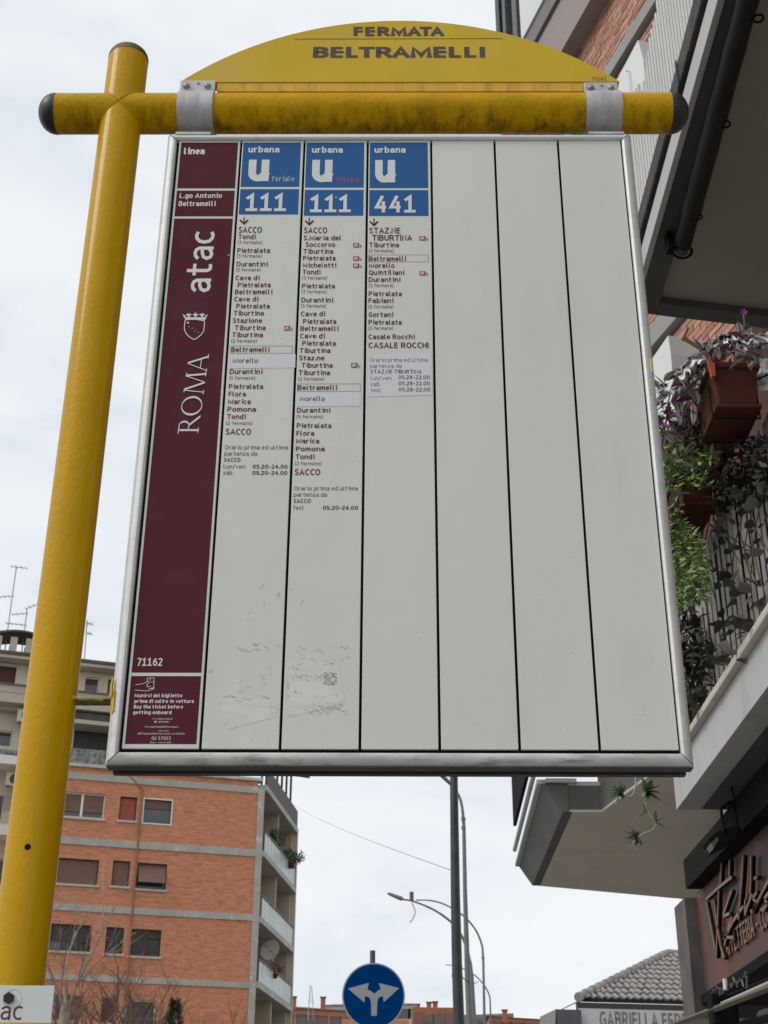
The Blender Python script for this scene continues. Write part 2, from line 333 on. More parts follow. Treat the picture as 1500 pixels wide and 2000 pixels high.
def glyphs(text, weight):
    key = (text, weight)
    if key in _tcache: return _tcache[key]
    vs, fs = [], []; x = 0.0; k = 0; hw = weight / 2; prev = ''
    for ch in text:
        if weight > 1.7: x -= {'LT': 1.1, 'TR': .3, 'RA': .7, 'AT': 1.4, 'TA': 1.4, 'MA': .4, 'AM': .4, 'EL': .2}.get(prev + ch, 0)
        prev = ch
        if ch == ' ': x += 2.5; continue
        st = PEN[ch]; gx0 = min(p[0] for l in st for p in l); gx1 = max(p[0] for l in st for p in l)
        for si, lp in enumerate(st):
            closed = math.dist(lp[0], lp[-1]) < 1e-6
            pts = lp[:-1] if closed else lp; n = len(pts); b = len(vs)
            for i, p in enumerate(pts):
                pa = pts[i - 1] if (i > 0 or closed) else None; pb = pts[(i + 1) % n] if (i < n - 1 or closed) else None
                d0 = Vector((p[0] - pa[0], p[1] - pa[1])).normalized() if pa else None
                d1 = Vector((pb[0] - p[0], pb[1] - p[1])).normalized() if pb else None
                d0 = d0 or d1; d1 = d1 or d0
                n0 = Vector((-d0.y, d0.x)); n1 = Vector((-d1.y, d1.x)); s_ = n0 + n1; q = s_ / max(1 + n0.dot(n1), 0.35) * hw
                ext = Vector((0, 0))
                if not closed and pa is None: ext = -d1 * hw * 0.9
                if not closed and pb is None: ext = d0 * hw * 0.9
                if (not closed) and (pa is None or pb is None) and len(pts) > 2 and abs((d1 if pa is None else d0).y) < 0.5: ext = ext * 0.3
                bx, by = p[0] - gx0 + x + ext.x, p[1] + hw + ext.y
                vs.append((bx + q.x, by + q.y, k)); vs.append((bx - q.x, by - q.y, k))
            m_ = n if closed else n - 1
            for i in range(m_):
                j = (i + 1) % n; fs.append((b + 2 * i, b + 2 * i + 1, b + 2 * j + 1, b + 2 * j))
            k = (k + 1) % 5
        x += gx1 - gx0 + (1.05 + weight * 0.85 if weight < 1.7 else weight + 0.55)
    _tcache[key] = (vs, fs)
    return _tcache[key]
def put_text(mb, text, org, ex, ey, width, cap=None, height=None, bold=0.0, font=None):
    """org: left end of the baseline; ex, ey: unit vectors; width in m; cap = capital height or height = bbox height"""
    wt = 0.8 + bold * 45
    vs, fs = glyphs(text, wt)
    x0 = min(v[0] for v in vs); x1 = max(v[0] for v in vs); y0 = min(v[1] for v in vs); y1 = max(v[1] for v in vs)
    sx = width / (x1 - x0)
    if height is not None: sy = height / (y1 - y0); yo = y0
    else: sy = cap / (7 + wt); yo = 0
    org = Vector(org); ex = Vector(ex); ey = Vector(ey); nr = ex.cross(ey)
    mb.add([org + ex * ((v[0] - x0) * sx) + ey * ((v[1] - yo) * sy) + nr * (v[2] * 0.00004) for v in vs], fs)

def strokes(mb, pts, width, nrm, t=0.0):    # flat ribbon through 3D points lying on a plane of normal nrm
    nrm = Vector(nrm)
    for a, b in zip(pts[:-1], pts[1:]):
        a = Vector(a); b = Vector(b); d = (b - a).normalized(); s = d.cross(nrm) * width / 2
        mb.add([a - s - d * width * .2, b - s + d * width * .2, b + s + d * width * .2, a + s - d * width * .2], [(0, 1, 2, 3)])

# ------------------------------------------------------------------ THE BUS STOP
BYAW = -0.00846701
BW, BH = 0.99948, 1.40086
BF = Frame((0.02775625, 2.25, CAM.z + 0.66918088), BYAW)
def bus_stop():
    base = Vector((BF.o.x, BF.o.y, 0))
    root = empty('bus_stop_sign', BF.o, BYAW, 'yellow bus stop pole with crossbar, framed route board and arched name panel', 'bus stop sign')
    hx = BW / 2
    FW = 0.0215      # frame face width
    PY = 0.0075      # panel plane depth
    def prof_rail(name, a, b, inward, m, wid):
        """mitred rail between outer corners a and b; inward = unit vector to the middle of the board"""
        a = Vector(a); b = Vector(b); inw = Vector(inward); d = (b - a).normalized()
        # profile (distance inward, depth y)
        pr = [(0.0, 0.030), (0.0, 0.012), (0.0035, 0.0045), (0.009, 0.0005), (wid - 0.004, 0.0), (wid, 0.003), (wid, 0.030)]
        vs = []; fs = []
        for (i, y) in pr:
            vs.append(a + inw * i + d * (i + 0.0004) + Vector((0, y, 0)))
            vs.append(b + inw * i - d * (i + 0.0004) + Vector((0, y, 0)))
        n = len(pr)
        for k in range(n - 1): fs.append((2 * k, 2 * k + 1, 2 * k + 3, 2 * k + 2))
        fs.append((0, 2 * n - 2, 2 * n - 1, 1)); fs.append(tuple(range(0, 2 * n, 2))); fs.append(tuple(range(2 * n - 1, 0, -2)))
        o = MB().add(vs, fs).build(name, m, root, smooth=True); return o
    prof_rail('frame_rail', (-hx, 0, 0), (hx, 0, 0), (0, 0, 1), M['alu_dirty'], 0.0225)
    prof_rail('frame_rail', (hx, 0, BH), (-hx, 0, BH), (0, 0, -1), M['alu'], 0.0165)
    prof_rail('frame_rail', (-hx, 0, BH), (-hx, 0, 0), (1, 0, 0), M['alu'], 0.0205)
    prof_rail('frame_rail', (hx, 0, 0), (hx, 0, BH), (-1, 0, 0), M['alu'], 0.0205)
    MB().box(-hx + .003, hx - .003, .0075, .030, -.0016, -.0003).build('underside_lip', M['dark_metal'], root)  # thin dark strip covering the underside of the bottom rail
    for sx in (-1, 1):
        for zc, sz in ((0, 1), (BH, -1)):
            ins = .0215
            m_ = MB(); strokes(m_, [(sx * (hx - .004), -.0006, zc + sz * .004), (sx * (hx - ins), -.0006, zc + sz * ins)], .0011, (0, 1, 0)); m_.build('mitre_seam', M['black'], root)
    MB().box(-hx + 0.012, hx - 0.012, 0.016, 0.055, 0.012, BH - 0.012).build('backing_box', M['black'], root)
    MB().box(-hx + 0.004, hx - 0.004, 0.056, 0.072, 0.001, BH - 0.001).build('back_frame', M['dark_metal'], root, bevel=0.0015)
    MB().box(-hx + 0.004, hx - 0.004, 0.031, 0.0545, 0.006, 0.0118).build('back_channel', M['dark_metal'], root, bevel=0.0015)
    # panels
    x0 = BF.px(350.6, 275, PY)[0]; x1 = BF.px(1211.0, 275, PY)[0]
    zt = BF.px(780, 273.2, PY)[1]; zb = BF.px(780, 1463.2, PY)[1]
    gap = 0.0048; pw = (x1 - x0 - 6 * gap) / 7
    panels = []
    src = None
    for i in range(7):
        a = x0 + i * (pw + gap)
        o = MB().box(a, a + pw, PY, PY + 0.006, zb, zt).build('panel', M['panel'], root, bevel=0.0007)
        panels.append((o, a, a + pw))
    cy = PY - 0.0004
    def P(x, z, k=1): return (x, PY - 0.0003 * k, z)
    def rect(mb, xa, xb, za, zc, k=1): mb.add([P(xa, za, k), P(xb, za, k), P(xb, zc, k), P(xa, zc, k)], [(0, 1, 2, 3)])
    EX, EZ = Vector((1, 0, 0)), Vector((0, 0, 1))
    def px(u, v): return BF.px(u, v, PY)
    A = lambda x, y: (320 + x / 2.7778, 260 + y / 2.7778)
    Bq = lambda x, y: (400 + x / 3.2609, 600 + y / 3.2609)
    def T(mb, cv, text, xa, base, xb, cap, bold=0.012, k=2):
        mb.new()
        ua, va = cv(xa, base); ub, vb = cv(xb, base); uc, vc = cv(xa, base - cap)
        a = px(ua, va); bb = px(ub, vb); c = px(uc, vc)
        put_text(mb, text, P(a[0], a[1], k), EX, EZ, bb[0] - a[0], cap=c[1] - a[1], bold=bold)
    def TB(mb, cv, text, xa, yt, xb, yb, bold=0.02, k=2):
        mb.new()
        a = px(*cv(xa, yb)); bb = px(*cv(xb, yb)); c = px(*cv(xa, yt))
        put_text(mb, text, P(a[0], a[1], k), EX, EZ, bb[0] - a[0], height=c[1] - a[1], bold=bold)
    I = lambda x, y: (x, y)
    # --- column 0, maroon
    p0, a0, b0 = panels[0]
    z = lambda v: px(400, v)[1]
    mb = Multi(); fx0, fx1 = a0 + 0.0045, b0 - 0.0045
    for (va, vb) in ((278.5, 368), (372.5, 422.7), (427, 1314), (1320.7, 1453.5)): mb.new(); rect(mb, fx0, fx1, z(vb), z(va))
    mb.build('maroon_field', M['maroon'], p0)
    t = Multi()
    T(t, A, 'linea', 108, 116, 222, 35, 0.02)
    T(t, A, 'L.go Antonio', 85, 353, 315, 26, 0.014); T(t, A, 'Beltramelli', 80, 397, 280, 27, 0.014)
    C5 = lambda x, y: (200 + x / 3, 1100 + y / 3)
    T(t, C5, '71162', 203, 602, 350, 46, 0.01)
    T(t, C5, 'Munirsi del biglietto', 188, 786, 468, 21, 0.014); T(t, C5, 'prima di salire in vettura', 186, 819, 536, 21, 0.014)
    T(t, C5, 'Buy the ticket before', 183, 852, 473, 21, 0.014); T(t, C5, 'getting onboard', 179, 885, 405, 21, 0.014)
    T(t, C5, 'www.atac.roma.it', 292, 917, 411, 11, 0.0); T(t, C5, '@infoatac', 328, 935, 392, 11, 0.0)
    T(t, C5, 'www.agenziamobilita.roma.it', 247, 964, 446, 11, 0.0); T(t, C5, 'numero unico', 328, 986, 390, 8, 0.0)
    T(t, C5, "dell'Agenzia Roma Servizi per la Mobilita", 207, 1004, 481, 11, 0.0)
    T(t, C5, '06 57003', 288, 1036, 400, 20, 0.0); T(t, C5, '(lun - ven 8-18)', 278, 1055, 402, 9, 0.0)
    # little bird mark
    q = px(*C5(312, 930)); s_ = 0.0016
    t.new(); t.add([P(q[0] + dx * s_, q[1] + dz * s_, 2) for dx, dz in ((-1.4, -.8), (0.2, -1), (1.4, 0.4), (1.0, 1), (0.3, .6), (-1.4, 1), (-.9, 0))], [tuple(range(7))])
    # atac reading upwards
    def rot_text(text, u0, v0, u1, v1, xh_px, bold):
        t.new()
        a = px(u0, v0); b = px(u1, v1)
        hgt = abs(px(u0, v0)[0] - px(u0 - xh_px, v0)[0])
        put_text(t, text, P(a[0], a[1], 2), EZ, -EX, b[1] - a[1], height=hgt, bold=bold)
    rot_text('atac', 411, 571.5, 413, 452, 49.5, 0.004)
    t.build('lettering', M['txt_light'], p0)
    # ROMA in roman capitals, reading upwards
    rm = MB(); ra = px(387, 847); rb = px(392, 697); LEN = rb[1] - ra[1]; HGT = px(387, 847)[0] - px(347, 847)[0]
    cnt = [0]
    def rp_(pts):        # pts in unit: x along word (0..3.72), y up (0..1)
        cnt[0] += 1
        k = 2 + 0.12 * cnt[0]
        rm.add([P(ra[0] - y * HGT + x / 3.72 * LEN * 0.055, ra[1] + x / 3.72 * LEN, k) for x, y in pts], [tuple(range(len(pts)))])
    def stroke2(x0, y0, x1, y1, wd):
        rp_([(x0 - wd / 2, y0), (x0 + wd / 2, y0), (x1 + wd / 2, y1), (x1 - wd / 2, y1)])
    def serif(x, y, wd=0.24): rp_([(x - wd / 2, y - 0.02), (x + wd / 2, y - 0.02), (x + wd / 2, y + 0.02), (x - wd / 2, y + 0.02)])
    def ring(cx, cy, rx, ry, thin, thick, a0=0, a1=360):
        n = 22
        for i in range(n):
            f = []
            for tt in (i / n, (i + 1) / n):
                a = R(a0 + (a1 - a0) * tt); wd = thin + (thick - thin) * abs(math.cos(a))
                f.append(((cx + rx * math.cos(a), cy + ry * math.sin(a)), (cx + (rx - wd) * math.cos(a), cy + (ry - wd * .8) * math.sin(a))))
            rp_([f[0][0], f[1][0], f[1][1], f[0][1]])
    stroke2(0.16, 0, 0.16, 1, 0.09); serif(0.16, 0.02); serif(0.10, 0.98, .22)
    ring(0.36, 0.74, 0.24, 0.26, 0.04, 0.09, -90, 90)
    rp_([(0.16, 1), (0.36, 1), (0.36, 0.955), (0.16, 0.955)]); rp_([(0.16, 0.525), (0.38, 0.525), (0.38, 0.48), (0.16, 0.48)])
    rp_([(0.33, 0.5), (0.44, 0.5), (0.86, 0.0), (0.74, 0.0)])
    ring(1.30, 0.5, 0.47, 0.52, 0.04, 0.10)
    stroke2(1.95, 0, 2.05, 1, 0.04); serif(1.95, 0.02, .2); stroke2(2.08, 1, 2.42, 0.02, 0.09); stroke2(2.44, 0.02, 2.74, 1, 0.04); stroke2(2.76, 1, 2.84, 0, 0.09); serif(2.84, 0.02, .24)
    serif(2.02, 0.98, .18); serif(2.80, 0.98, .18)
    stroke2(3.0, 0, 3.36, 1.0, 0.04); stroke2(3.38, 1.0, 3.70, 0, 0.09); serif(3.0, 0.02, .2); serif(3.70, 0.02, .24); rp_([(3.10, 0.36), (3.55, 0.36), (3.55, 0.32), (3.10, 0.32)])
    rm.build('lettering', M['txt_light'], p0)
    # crown and shield
    em = MB(); E8 = lambda x, y: px(340 + x / 16.667, 590 + y / 16.667)
    ek = [2]
    def epoly(pts):
        ek[0] += 0.15
        em.add([P(*E8(x, y), ek[0]) for x, y in pts], [tuple(range(len(pts)))])
    epoly([(360, 580), (335, 500), (1050, 500), (1015, 590), (690, 560)])
    for cx_, hy, wd in ((480, 350, 50), (700, 320, 55), (915, 350, 50)):
        epoly([(cx_ - wd * .55, 505), (cx_ - wd * .6, 440), (cx_, hy), (cx_ + wd * .6, 440), (cx_ + wd * .55, 505)])
        epoly([(cx_ - 95, 420), (cx_ - 60, 385), (cx_, 400), (cx_ + 60, 385), (cx_ + 95, 420), (cx_ + 50, 450), (cx_ - 50, 450)])
    epoly([(275, 400), (370, 450), (380, 500), (345, 540)]); epoly([(1115, 400), (1020, 460), (1000, 500), (1040, 520)])
    sh = [(365, 595), (345, 700), (335, 860), (365, 980), (440, 1090), (550, 1175), (650, 1235), (760, 1175), (880, 1080), (960, 960), (985, 820), (995, 630), (860, 600), (690, 575), (520, 580), (365, 595)]
    for (xa, ya), (xb, yb) in zip(sh[:-1], sh[1:]):
        dx, dy = xb - xa, yb - ya; ln = math.hypot(dx, dy); nx, ny = -dy / ln * 14, dx / ln * 14
        epoly([(xa + nx, ya + ny), (xb + nx, yb + ny), (xb - nx, yb - ny), (xa - nx, ya - ny)])
    epoly([(395, 680), (510, 680), (510, 697), (395, 697)]); epoly([(448, 640), (466, 640), (466, 730), (448, 730)])
    for ch, cx_, cy_ in (('S', 512, 770), ('P', 617, 830), ('Q', 705, 905), ('R', 815, 965)):
        c = E8(cx_ - 45, cy_ + 55); dd = Vector((1, 0, -0.35)).normalized(); uu = Vector((0.35, 0, 1)).normalized()
        put_text(em, ch, P(c[0], c[1], ek[0] + 1), dd, uu, 0.0019, cap=0.0026, bold=0.01)
    em.build('city_emblem', M['txt_light'], p0)
    # hand with ticket
    hm = Multi(); H5 = lambda x, y: P(*px(*C5(x, y)), 2)
    for line in (((195, 713), (235, 708), (268, 691), (275, 700), (258, 712)), ((192, 744), (250, 748), (276, 748), (292, 738), (303, 722)),
                 ((262, 690), (262, 675), (303, 672), (302, 738), (290, 740)), ((262, 712), (262, 725), (285, 722)), ((285, 697), (302, 697)), ((270, 736), (300, 733)), ((280, 678), (280, 690))):
        hm.new(); strokes(hm, [H5(*p) for p in line], 0.0009, (0, 1, 0))
    hm.build('ticket_emblem', M['txt_light'], p0)
    # --- route columns
    def col_head(i, zs):
        o, a, b = panels[i]; mb = Multi()
        uv = 470
        for va, vb in zs: mb.new(); rect(mb, a + 0.0022, b - 0.0052, px(650, vb)[1], px(650, va)[1])
        mb.build('blue_field', M['blue'], o)
        return o
    heads = [col_head(1, ((278.5, 365), (369.5, 419))), col_head(2, ((278.5, 366.5), (371, 421.5))), col_head(3, ((278.5, 367.5), (371.5, 422)))]
    for o, ub, u, n, num, xt in ((heads[0], (458, 106, 628), (455, 145, 575, 263), (440, 322, 662, 424), '111', ('feriale', 585, 263, 708, 'txt_green')),
                                 (heads[1], (803, 108, 972), (802, 146, 920, 267), (790, 330, 1014, 430), '111', ('festiva', 937, 268, 1060, 'txt_red')),
                                 (heads[2], (1143, 108, 1313), (1146, 147, 1262, 270), (1140, 332, 1366, 432), '441', None)):
        t = Multi(); T(t, A, 'urbana', *ub, 33, 0.018); TB(t, A, 'u', *u, bold=0.026); TB(t, A, num, *n, bold=0.012)
        t.build('lettering', M['txt_light'], o)
        if xt:
            t = Multi(); T(t, A, xt[0], xt[1], xt[2], xt[3], 29, 0.008); t.build('lettering', M[xt[4]], o)
    def column(o, bold, thin, logos, boxes, stickers, arrow):
        t = Multi()
        for k, text, xa, base, xb, cap in bold: T(t, A if k == 'A' else Bq, text, xa, base, xb, cap, 0.009)
        ax, ay = arrow
        pa = lambda x, y: P(*px(*A(x, y)), 2)
        t.new(); strokes(t, [pa(ax, ay - 22), pa(ax, ay + 16)], 0.0022, (0, 1, 0))
        t.add([P(*px(*A(ax + dx, ay + dy)), 2.6) for dx, dy in ((-25, -4), (-19, -9), (0, 9), (19, -9), (25, -4), (0, 21))], [tuple(range(6))])
        for (k, xa, ya, xb, yb) in boxes:
            cv = A if k == 'A' else Bq
            p1, p2, p3, p4 = [P(*px(*cv(*q)), 2) for q in ((xa, ya), (xb, ya), (xb, yb), (xa, yb))]
            t.new()
            for s, e in ((p1, p2), (p2, p3), (p3, p4), (p4, p1)): strokes(t, [s, e], 0.0006, (0, 1, 0))
        t.build('lettering', M['txt_maroon'], o)
        t = Multi()
        for k, text, xa, base, xb, cap in thin: T(t, A if k == 'A' else Bq, text, xa, base, xb, cap, 0.0)
        t.build('lettering', M['txt_thin'], o)
        r_, w_, q_ = Multi(), Multi(), Multi()
        for (k, xa, ya, xb, yb) in logos:
            cv = A if k == 'A' else Bq; a = px(*cv(xa, yb)); b = px(*cv(xb, ya)); dx = b[0] - a[0]; dz = b[1] - a[1]
            r_.new(); w_.new(); q_.new(); rect(r_, a[0], b[0], a[1], b[1], 2)
            for sx in (0.06, 0.34):
                xs = a[0] + dx * (sx + 0.05)
                w_.add([P(xs, a[1] + dz * .15, 3), P(xs + dx * .12, a[1] + dz * .15, 3), P(xs + dx * .26, a[1] + dz * .85, 3), P(xs + dx * .16, a[1] + dz * .85, 3)], [(0, 1, 2, 3)])
                w_.add([P(xs + dx * .3, a[1] + dz * .15, 3.5), P(xs + dx * .40, a[1] + dz * .15, 3.5), P(xs + dx * .26, a[1] + dz * .85, 3.5), P(xs + dx * .17, a[1] + dz * .85, 3.5)], [(0, 1, 2, 3)])
            put_text(q_, 'B', P(b[0] + dx * .12, a[1], 2), EX, EZ, dx * .30, cap=dz * .6, bold=0.01)
        if logos:
            r_.build('metro_mark', M['metro_red'], o); w_.build('metro_mark', M['txt_light'], o); q_.build('metro_mark', M['txt_teal'], o)
        for pts in stickers:
            MB().prism([P(*px(*Bq(*q)), 1.2) for q in pts], (0, -0.0002, 0)).build('sticker', M['sticker'], o)
    F = lambda k, n, xa, base, xb: (k, '(%d fermate)' % n, xa, base, xb, 18 if k == 'A' else 21)
    b1 = [('A', 'SACCO', 405, 542, 531, 33)] + [('A', tx, a, b, c, 26) for tx, a, b, c in (('Tondi', 403, 576, 498), ('Pietralata', 398, 650, 575), ('Durantini', 394, 724, 563),
         ('Cave di', 388, 799, 518), ('Pietralata', 400, 837, 579), ('Beltramelli', 385, 875, 588), ('Cave di', 381, 914, 512), ('Pietralata', 392, 952, 574), ('Tiburtina', 378, 990, 542))]
    b1 += [('B', tx, a, b, c, 31) for tx, a, b, c in (('Stazione', 178, 101, 365), ('Tiburtina', 190, 147, 387), ('Tiburtina', 173, 192, 370), ('Beltramelli', 168, 286, 410),
         ('Morello', 177, 357, 338), ('Durantini', 158, 426, 366), ('Pietralata', 152, 521, 371), ('Flora', 150, 569, 262), ('Marica', 147, 617, 292), ('Pomona', 143, 666, 326), ('Tondi', 140, 713, 260))]
    b1 += [('B', 'SACCO', 132, 813, 293, 39), ('B', 'SACCO', 121, 985, 226, 25), ('B', '05.20-24.00', 304, 1028, 526, 25), ('B', '05.20-24.00', 302, 1068, 524, 25)]
    t1 = [F('A', 3, 400, 602, 533), F('A', 3, 396, 676, 530), F('A', 5, 391, 751, 524), F('B', 2, 168, 226, 330), F('B', 5, 155, 462, 319), F('B', 2, 135, 750, 302),
          ('B', 'Orario prima ed ultima', 126, 906, 528, 26), ('B', 'partenza da', 124, 946, 332, 26), ('B', 'lun/ven', 118, 1028, 258, 26), ('B', 'sab', 116, 1067, 175, 26)]
    column(panels[1][0], b1, t1, [('B', 505, 120, 545, 150)], [('B', 162, 248, 558, 294)], [((165, 306), (578, 300), (576, 386), (160, 390))], (435, 478))
    b2 = [('A', 'SACCO', 760, 544, 886, 32)] + [('A', tx, a, b, c, 26) for tx, a, b, c in (('S.Maria del', 758, 582, 961), ('Soccorso', 769, 618, 929), ('Tiburtina', 757, 655, 919), ('Pietralata', 755, 692, 932),
         ('Michelotti', 753, 730, 935), ('Tondi', 751, 767, 849), ('Pietralata', 749, 843, 928), ('Durantini', 746, 919, 918), ('Cave di', 743, 994, 875))]
    b2 += [('B', tx, a, b, c, 31) for tx, a, b, c in (('Pietralata', 625, 107, 838), ('Beltramelli', 608, 152, 850), ('Cave di', 606, 199, 763), ('Pietralata', 620, 246, 835), ('Tiburtina', 603, 292, 800),
         ('Staz.ne', 601, 339, 762), ('Tiburtina', 615, 386, 814), ('Tiburtina', 597, 433, 797), ('Beltramelli', 592, 528, 841), ('Morello', 603, 600, 765), ('Durantini', 587, 672, 798),
         ('Pietralata', 585, 770, 806), ('Flora', 583, 819, 697), ('Marica', 580, 868, 729), ('Pomona', 579, 918, 764), ('Tondi', 577, 968, 698))]
    b2 += [('B', 'SACCO', 572, 1070, 735, 39), ('B', 'SACCO', 565, 1247, 674, 25), ('B', '05.20-24.00', 752, 1290, 975, 25)]
    t2 = [F('A', 3, 750, 795, 884), F('A', 3, 747, 870, 882), F('A', 5, 744, 947, 879), F('B', 2, 595, 468, 758), F('B', 5, 585, 708, 751), F('B', 2, 573, 1006, 742),
          ('B', 'Orario prima ed ultima', 568, 1167, 974, 26), ('B', 'partenza da', 566, 1207, 777, 26), ('B', 'fest', 563, 1290, 628, 26)]
    column(panels[2][0], b2, t2, [('A', 1027, 597, 1060, 621), ('A', 1027, 669, 1060, 693), ('A', 1027, 708, 1060, 732), ('B', 932, 355, 972, 386)],
           [('B', 590, 489, 990, 537)], [((588, 546), (992, 541), (992, 630), (586, 634))], (789, 482))
    b3 = [('A', 'STAZ.NE', 1114, 545, 1281, 31), ('A', 'TIBURTINA', 1130, 584, 1348, 31)] + [('A', tx, a, b, c, 26) for tx, a, b, c in (('Tiburtina', 1114, 620, 1276), ('Beltramelli', 1114, 695, 1313),
         ('Morello', 1112, 732, 1252), ('Quintiliani', 1112, 770, 1304), ('Durantini', 1111, 808, 1283), ('Pietralata', 1111, 885, 1291), ('Fabiani', 1110, 922, 1245), ('Gortani', 1110, 998, 1244))]
    b3 += [('B', 'Pietralata', 1042, 112, 1254, 31), ('B', 'Casale Rocchi', 1042, 204, 1336, 31), ('B', 'CASALE ROCCHI', 1042, 261, 1425, 36), ('B', 'STAZ.NE TIBURTINA', 1055, 424, 1383, 25),
           ('B', '05.28-22.00', 1233, 460, 1432, 25), ('B', '05.28-22.00', 1235, 499, 1433, 25), ('B', '05.28-22.00', 1235, 538, 1435, 25)]
    t3 = [F('A', 2, 1112, 648, 1246), F('A', 5, 1111, 836, 1245), F('A', 2, 1110, 951, 1245), F('B', 3, 1041, 145, 1200), ('B', 'Orario prima ed ultima', 1050, 350, 1420, 26),
          ('B', 'partenza da', 1052, 389, 1253, 26), ('B', 'lun/ven', 1055, 466, 1188, 26), ('B', 'sab', 1056, 504, 1113, 26), ('B', 'fest', 1058, 543, 1118, 26)]
    column(panels[3][0], b3, t3, [('A', 1386, 560, 1420, 583), ('A', 1387, 750, 1420, 773)], [('A', 1110, 661, 1435, 699)], [((1040, 304), (1444, 292), (1450, 560), (1037, 571))], (1140, 486))
    # --- old sticker traces on the blank part of panels 1 and 2
    rnd = random.Random(3)
    def chips(o, areas, m, smin, smax, name='sticker_residue'):
        mb = MB(); k = 2.0
        for (u0, v0, u1, v1, n, tilt) in areas:
            for _ in range(n):
                u = rnd.uniform(u0, u1); v = rnd.uniform(v0, v1); c = px(u, v); s = rnd.uniform(smin, smax); k += 0.004
                a0_ = tilt + rnd.uniform(-.3, .3); pts = []
                el = rnd.uniform(1, 2.2) if tilt == 0 else rnd.uniform(6, 16)
                nn = 6
                for j in range(nn):
                    an = 2 * math.pi * j / nn; r1 = s * rnd.uniform(.6, 1.1); x = r1 * el * math.cos(an); y = r1 * math.sin(an)
                    pts.append(P(c[0] + x * math.cos(a0_) - y * math.sin(a0_), c[1] + x * math.sin(a0_) + y * math.cos(a0_), k))
                mb.add(pts, [tuple(range(nn))])
        mb.build(name, m, o, kind='stuff')
    C5i = lambda x, y: (200 + x / 3, 1100 + y / 3)
    def pf(pts, o, m): MB().add([P(*px(*C5i(*q)), 1.0) for q in pts], [tuple(range(len(pts)))]).build('sticker_residue', m, o)
    pf([(690, 790), (1000, 800), (1028, 900), (900, 930), (740, 975), (700, 900)], panels[1][0], M['residue_pale'])
    pf([(1085, 575), (1130, 520), (1380, 580), (1420, 800), (1380, 835), (1090, 900)], panels[2][0], M['residue_pale'])
    ci = lambda x0, y0, x1, y1, n, t=0: (*C5i(x0, y0), *C5i(x1, y1), n, t)
    chips(panels[1][0], [ci(795, 690, 865, 770, 22), ci(915, 650, 960, 720, 26), ci(975, 610, 990, 670, 8), ci(975, 830, 1005, 885, 14), ci(725, 935, 790, 965, 9), ci(1020, 800, 1030, 880, 6)], M['residue'], 0.0002, 0.0008)
    chips(panels[2][0], [ci(1085, 590, 1180, 620, 20), ci(1110, 650, 1300, 690, 60), ci(1295, 640, 1372, 715, 150), ci(1080, 680, 1092, 790, 14), ci(1120, 725, 1175, 770, 8), ci(1360, 765, 1380, 780, 5), ci(1260, 575, 1370, 600, 5)], M['residue'], 0.0003, 0.0009)
    chips(panels[1][0], [ci(800, 470, 1030, 520, 14, -.25), ci(700, 780, 980, 810, 12, -.1), ci(620, 620, 660, 640, 3, .2), ci(850, 260, 880, 340, 5, 1.3), ci(930, 120, 1040, 260, 5, .9)], M['scuff'], 0.0003, 0.0007, 'scuff_mark')
    chips(panels[2][0], [ci(1130, 480, 1450, 600, 26, -.35), ci(1180, 820, 1430, 890, 40, -.45), ci(1100, 130, 1180, 300, 3, 1.0)], M['scuff'], 0.0003, 0.0007, 'scuff_mark')
    # raindrops
    mb = MB()
    for _ in range(210):
        u = rnd.uniform(430, 1300); v = rnd.uniform(290, 1450); x, zz = px(u, v)
        if not (a0 < x < x1) or not (.004 < ((x - x0) % (pw + gap)) < pw - .003): continue
        r1 = rnd.uniform(0.0008, 0.0018); vs = [(x, PY - r1 * .7, zz)]; nn = 7
        vs += [(x + r1 * math.cos(2 * math.pi * j / nn), PY - 0.0002, zz + r1 * 1.15 * math.sin(2 * math.pi * j / nn)) for j in range(nn)]
        mb.add(vs, [(0, 1 + j, 1 + (j + 1) % nn) for j in range(nn)])
    mb.build('raindrops', M['drop'], root, smooth=True, kind='stuff')
    # --- crossbar and pole (local coords, axis at depth TY)
    TY = 0.035
    zt_, zb_ = BF.px(700, 184, TY)[1], BF.px(700, 262, TY)[1]
    RT = 0.0445
    tz = (zt_ + zb_) / 2 + 0.001
    xl = BF.px(108, 222, TY)[0]; xr = BF.px(1313, 224, TY)[0]
    n = 48
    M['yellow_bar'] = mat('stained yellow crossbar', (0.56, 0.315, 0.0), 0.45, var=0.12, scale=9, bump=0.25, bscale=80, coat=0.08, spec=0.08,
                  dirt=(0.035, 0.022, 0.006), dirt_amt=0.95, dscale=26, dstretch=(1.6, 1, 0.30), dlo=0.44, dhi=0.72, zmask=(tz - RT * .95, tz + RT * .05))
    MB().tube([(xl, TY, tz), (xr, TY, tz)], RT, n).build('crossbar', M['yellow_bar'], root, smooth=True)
    def dome(c, axis, r, h, m, name='end_cap'):
        c = Vector(c); ax = Vector(axis); pth = []; rr = []
        pth.append(c - ax * 0.006); rr.append(r * 1.012); pth.append(c); rr.append(r * 1.012)
        for k in range(1, 9):
            a = k / 8 * math.pi / 2; pth.append(c + ax * h * math.sin(a)); rr.append(max(r * math.cos(a), 0.0008))
        return MB().tube(pth, rr, 40).build(name, m, root, smooth=True)
    dome((xl, TY, tz), (-1, 0, 0), RT, 0.036, M['cap']); dome((xr, TY, tz), (1, 0, 0), RT, 0.036, M['cap'])
    pxc = BF.px(233.5, 262, TY)[0]
    ptop = BF.px(250, 116, TY)[1]
    MB().tube([(pxc, TY, -BF.o.z), (pxc, TY, ptop)], RT * 1.0, n).build('pole', M['yellow'], root, smooth=True)
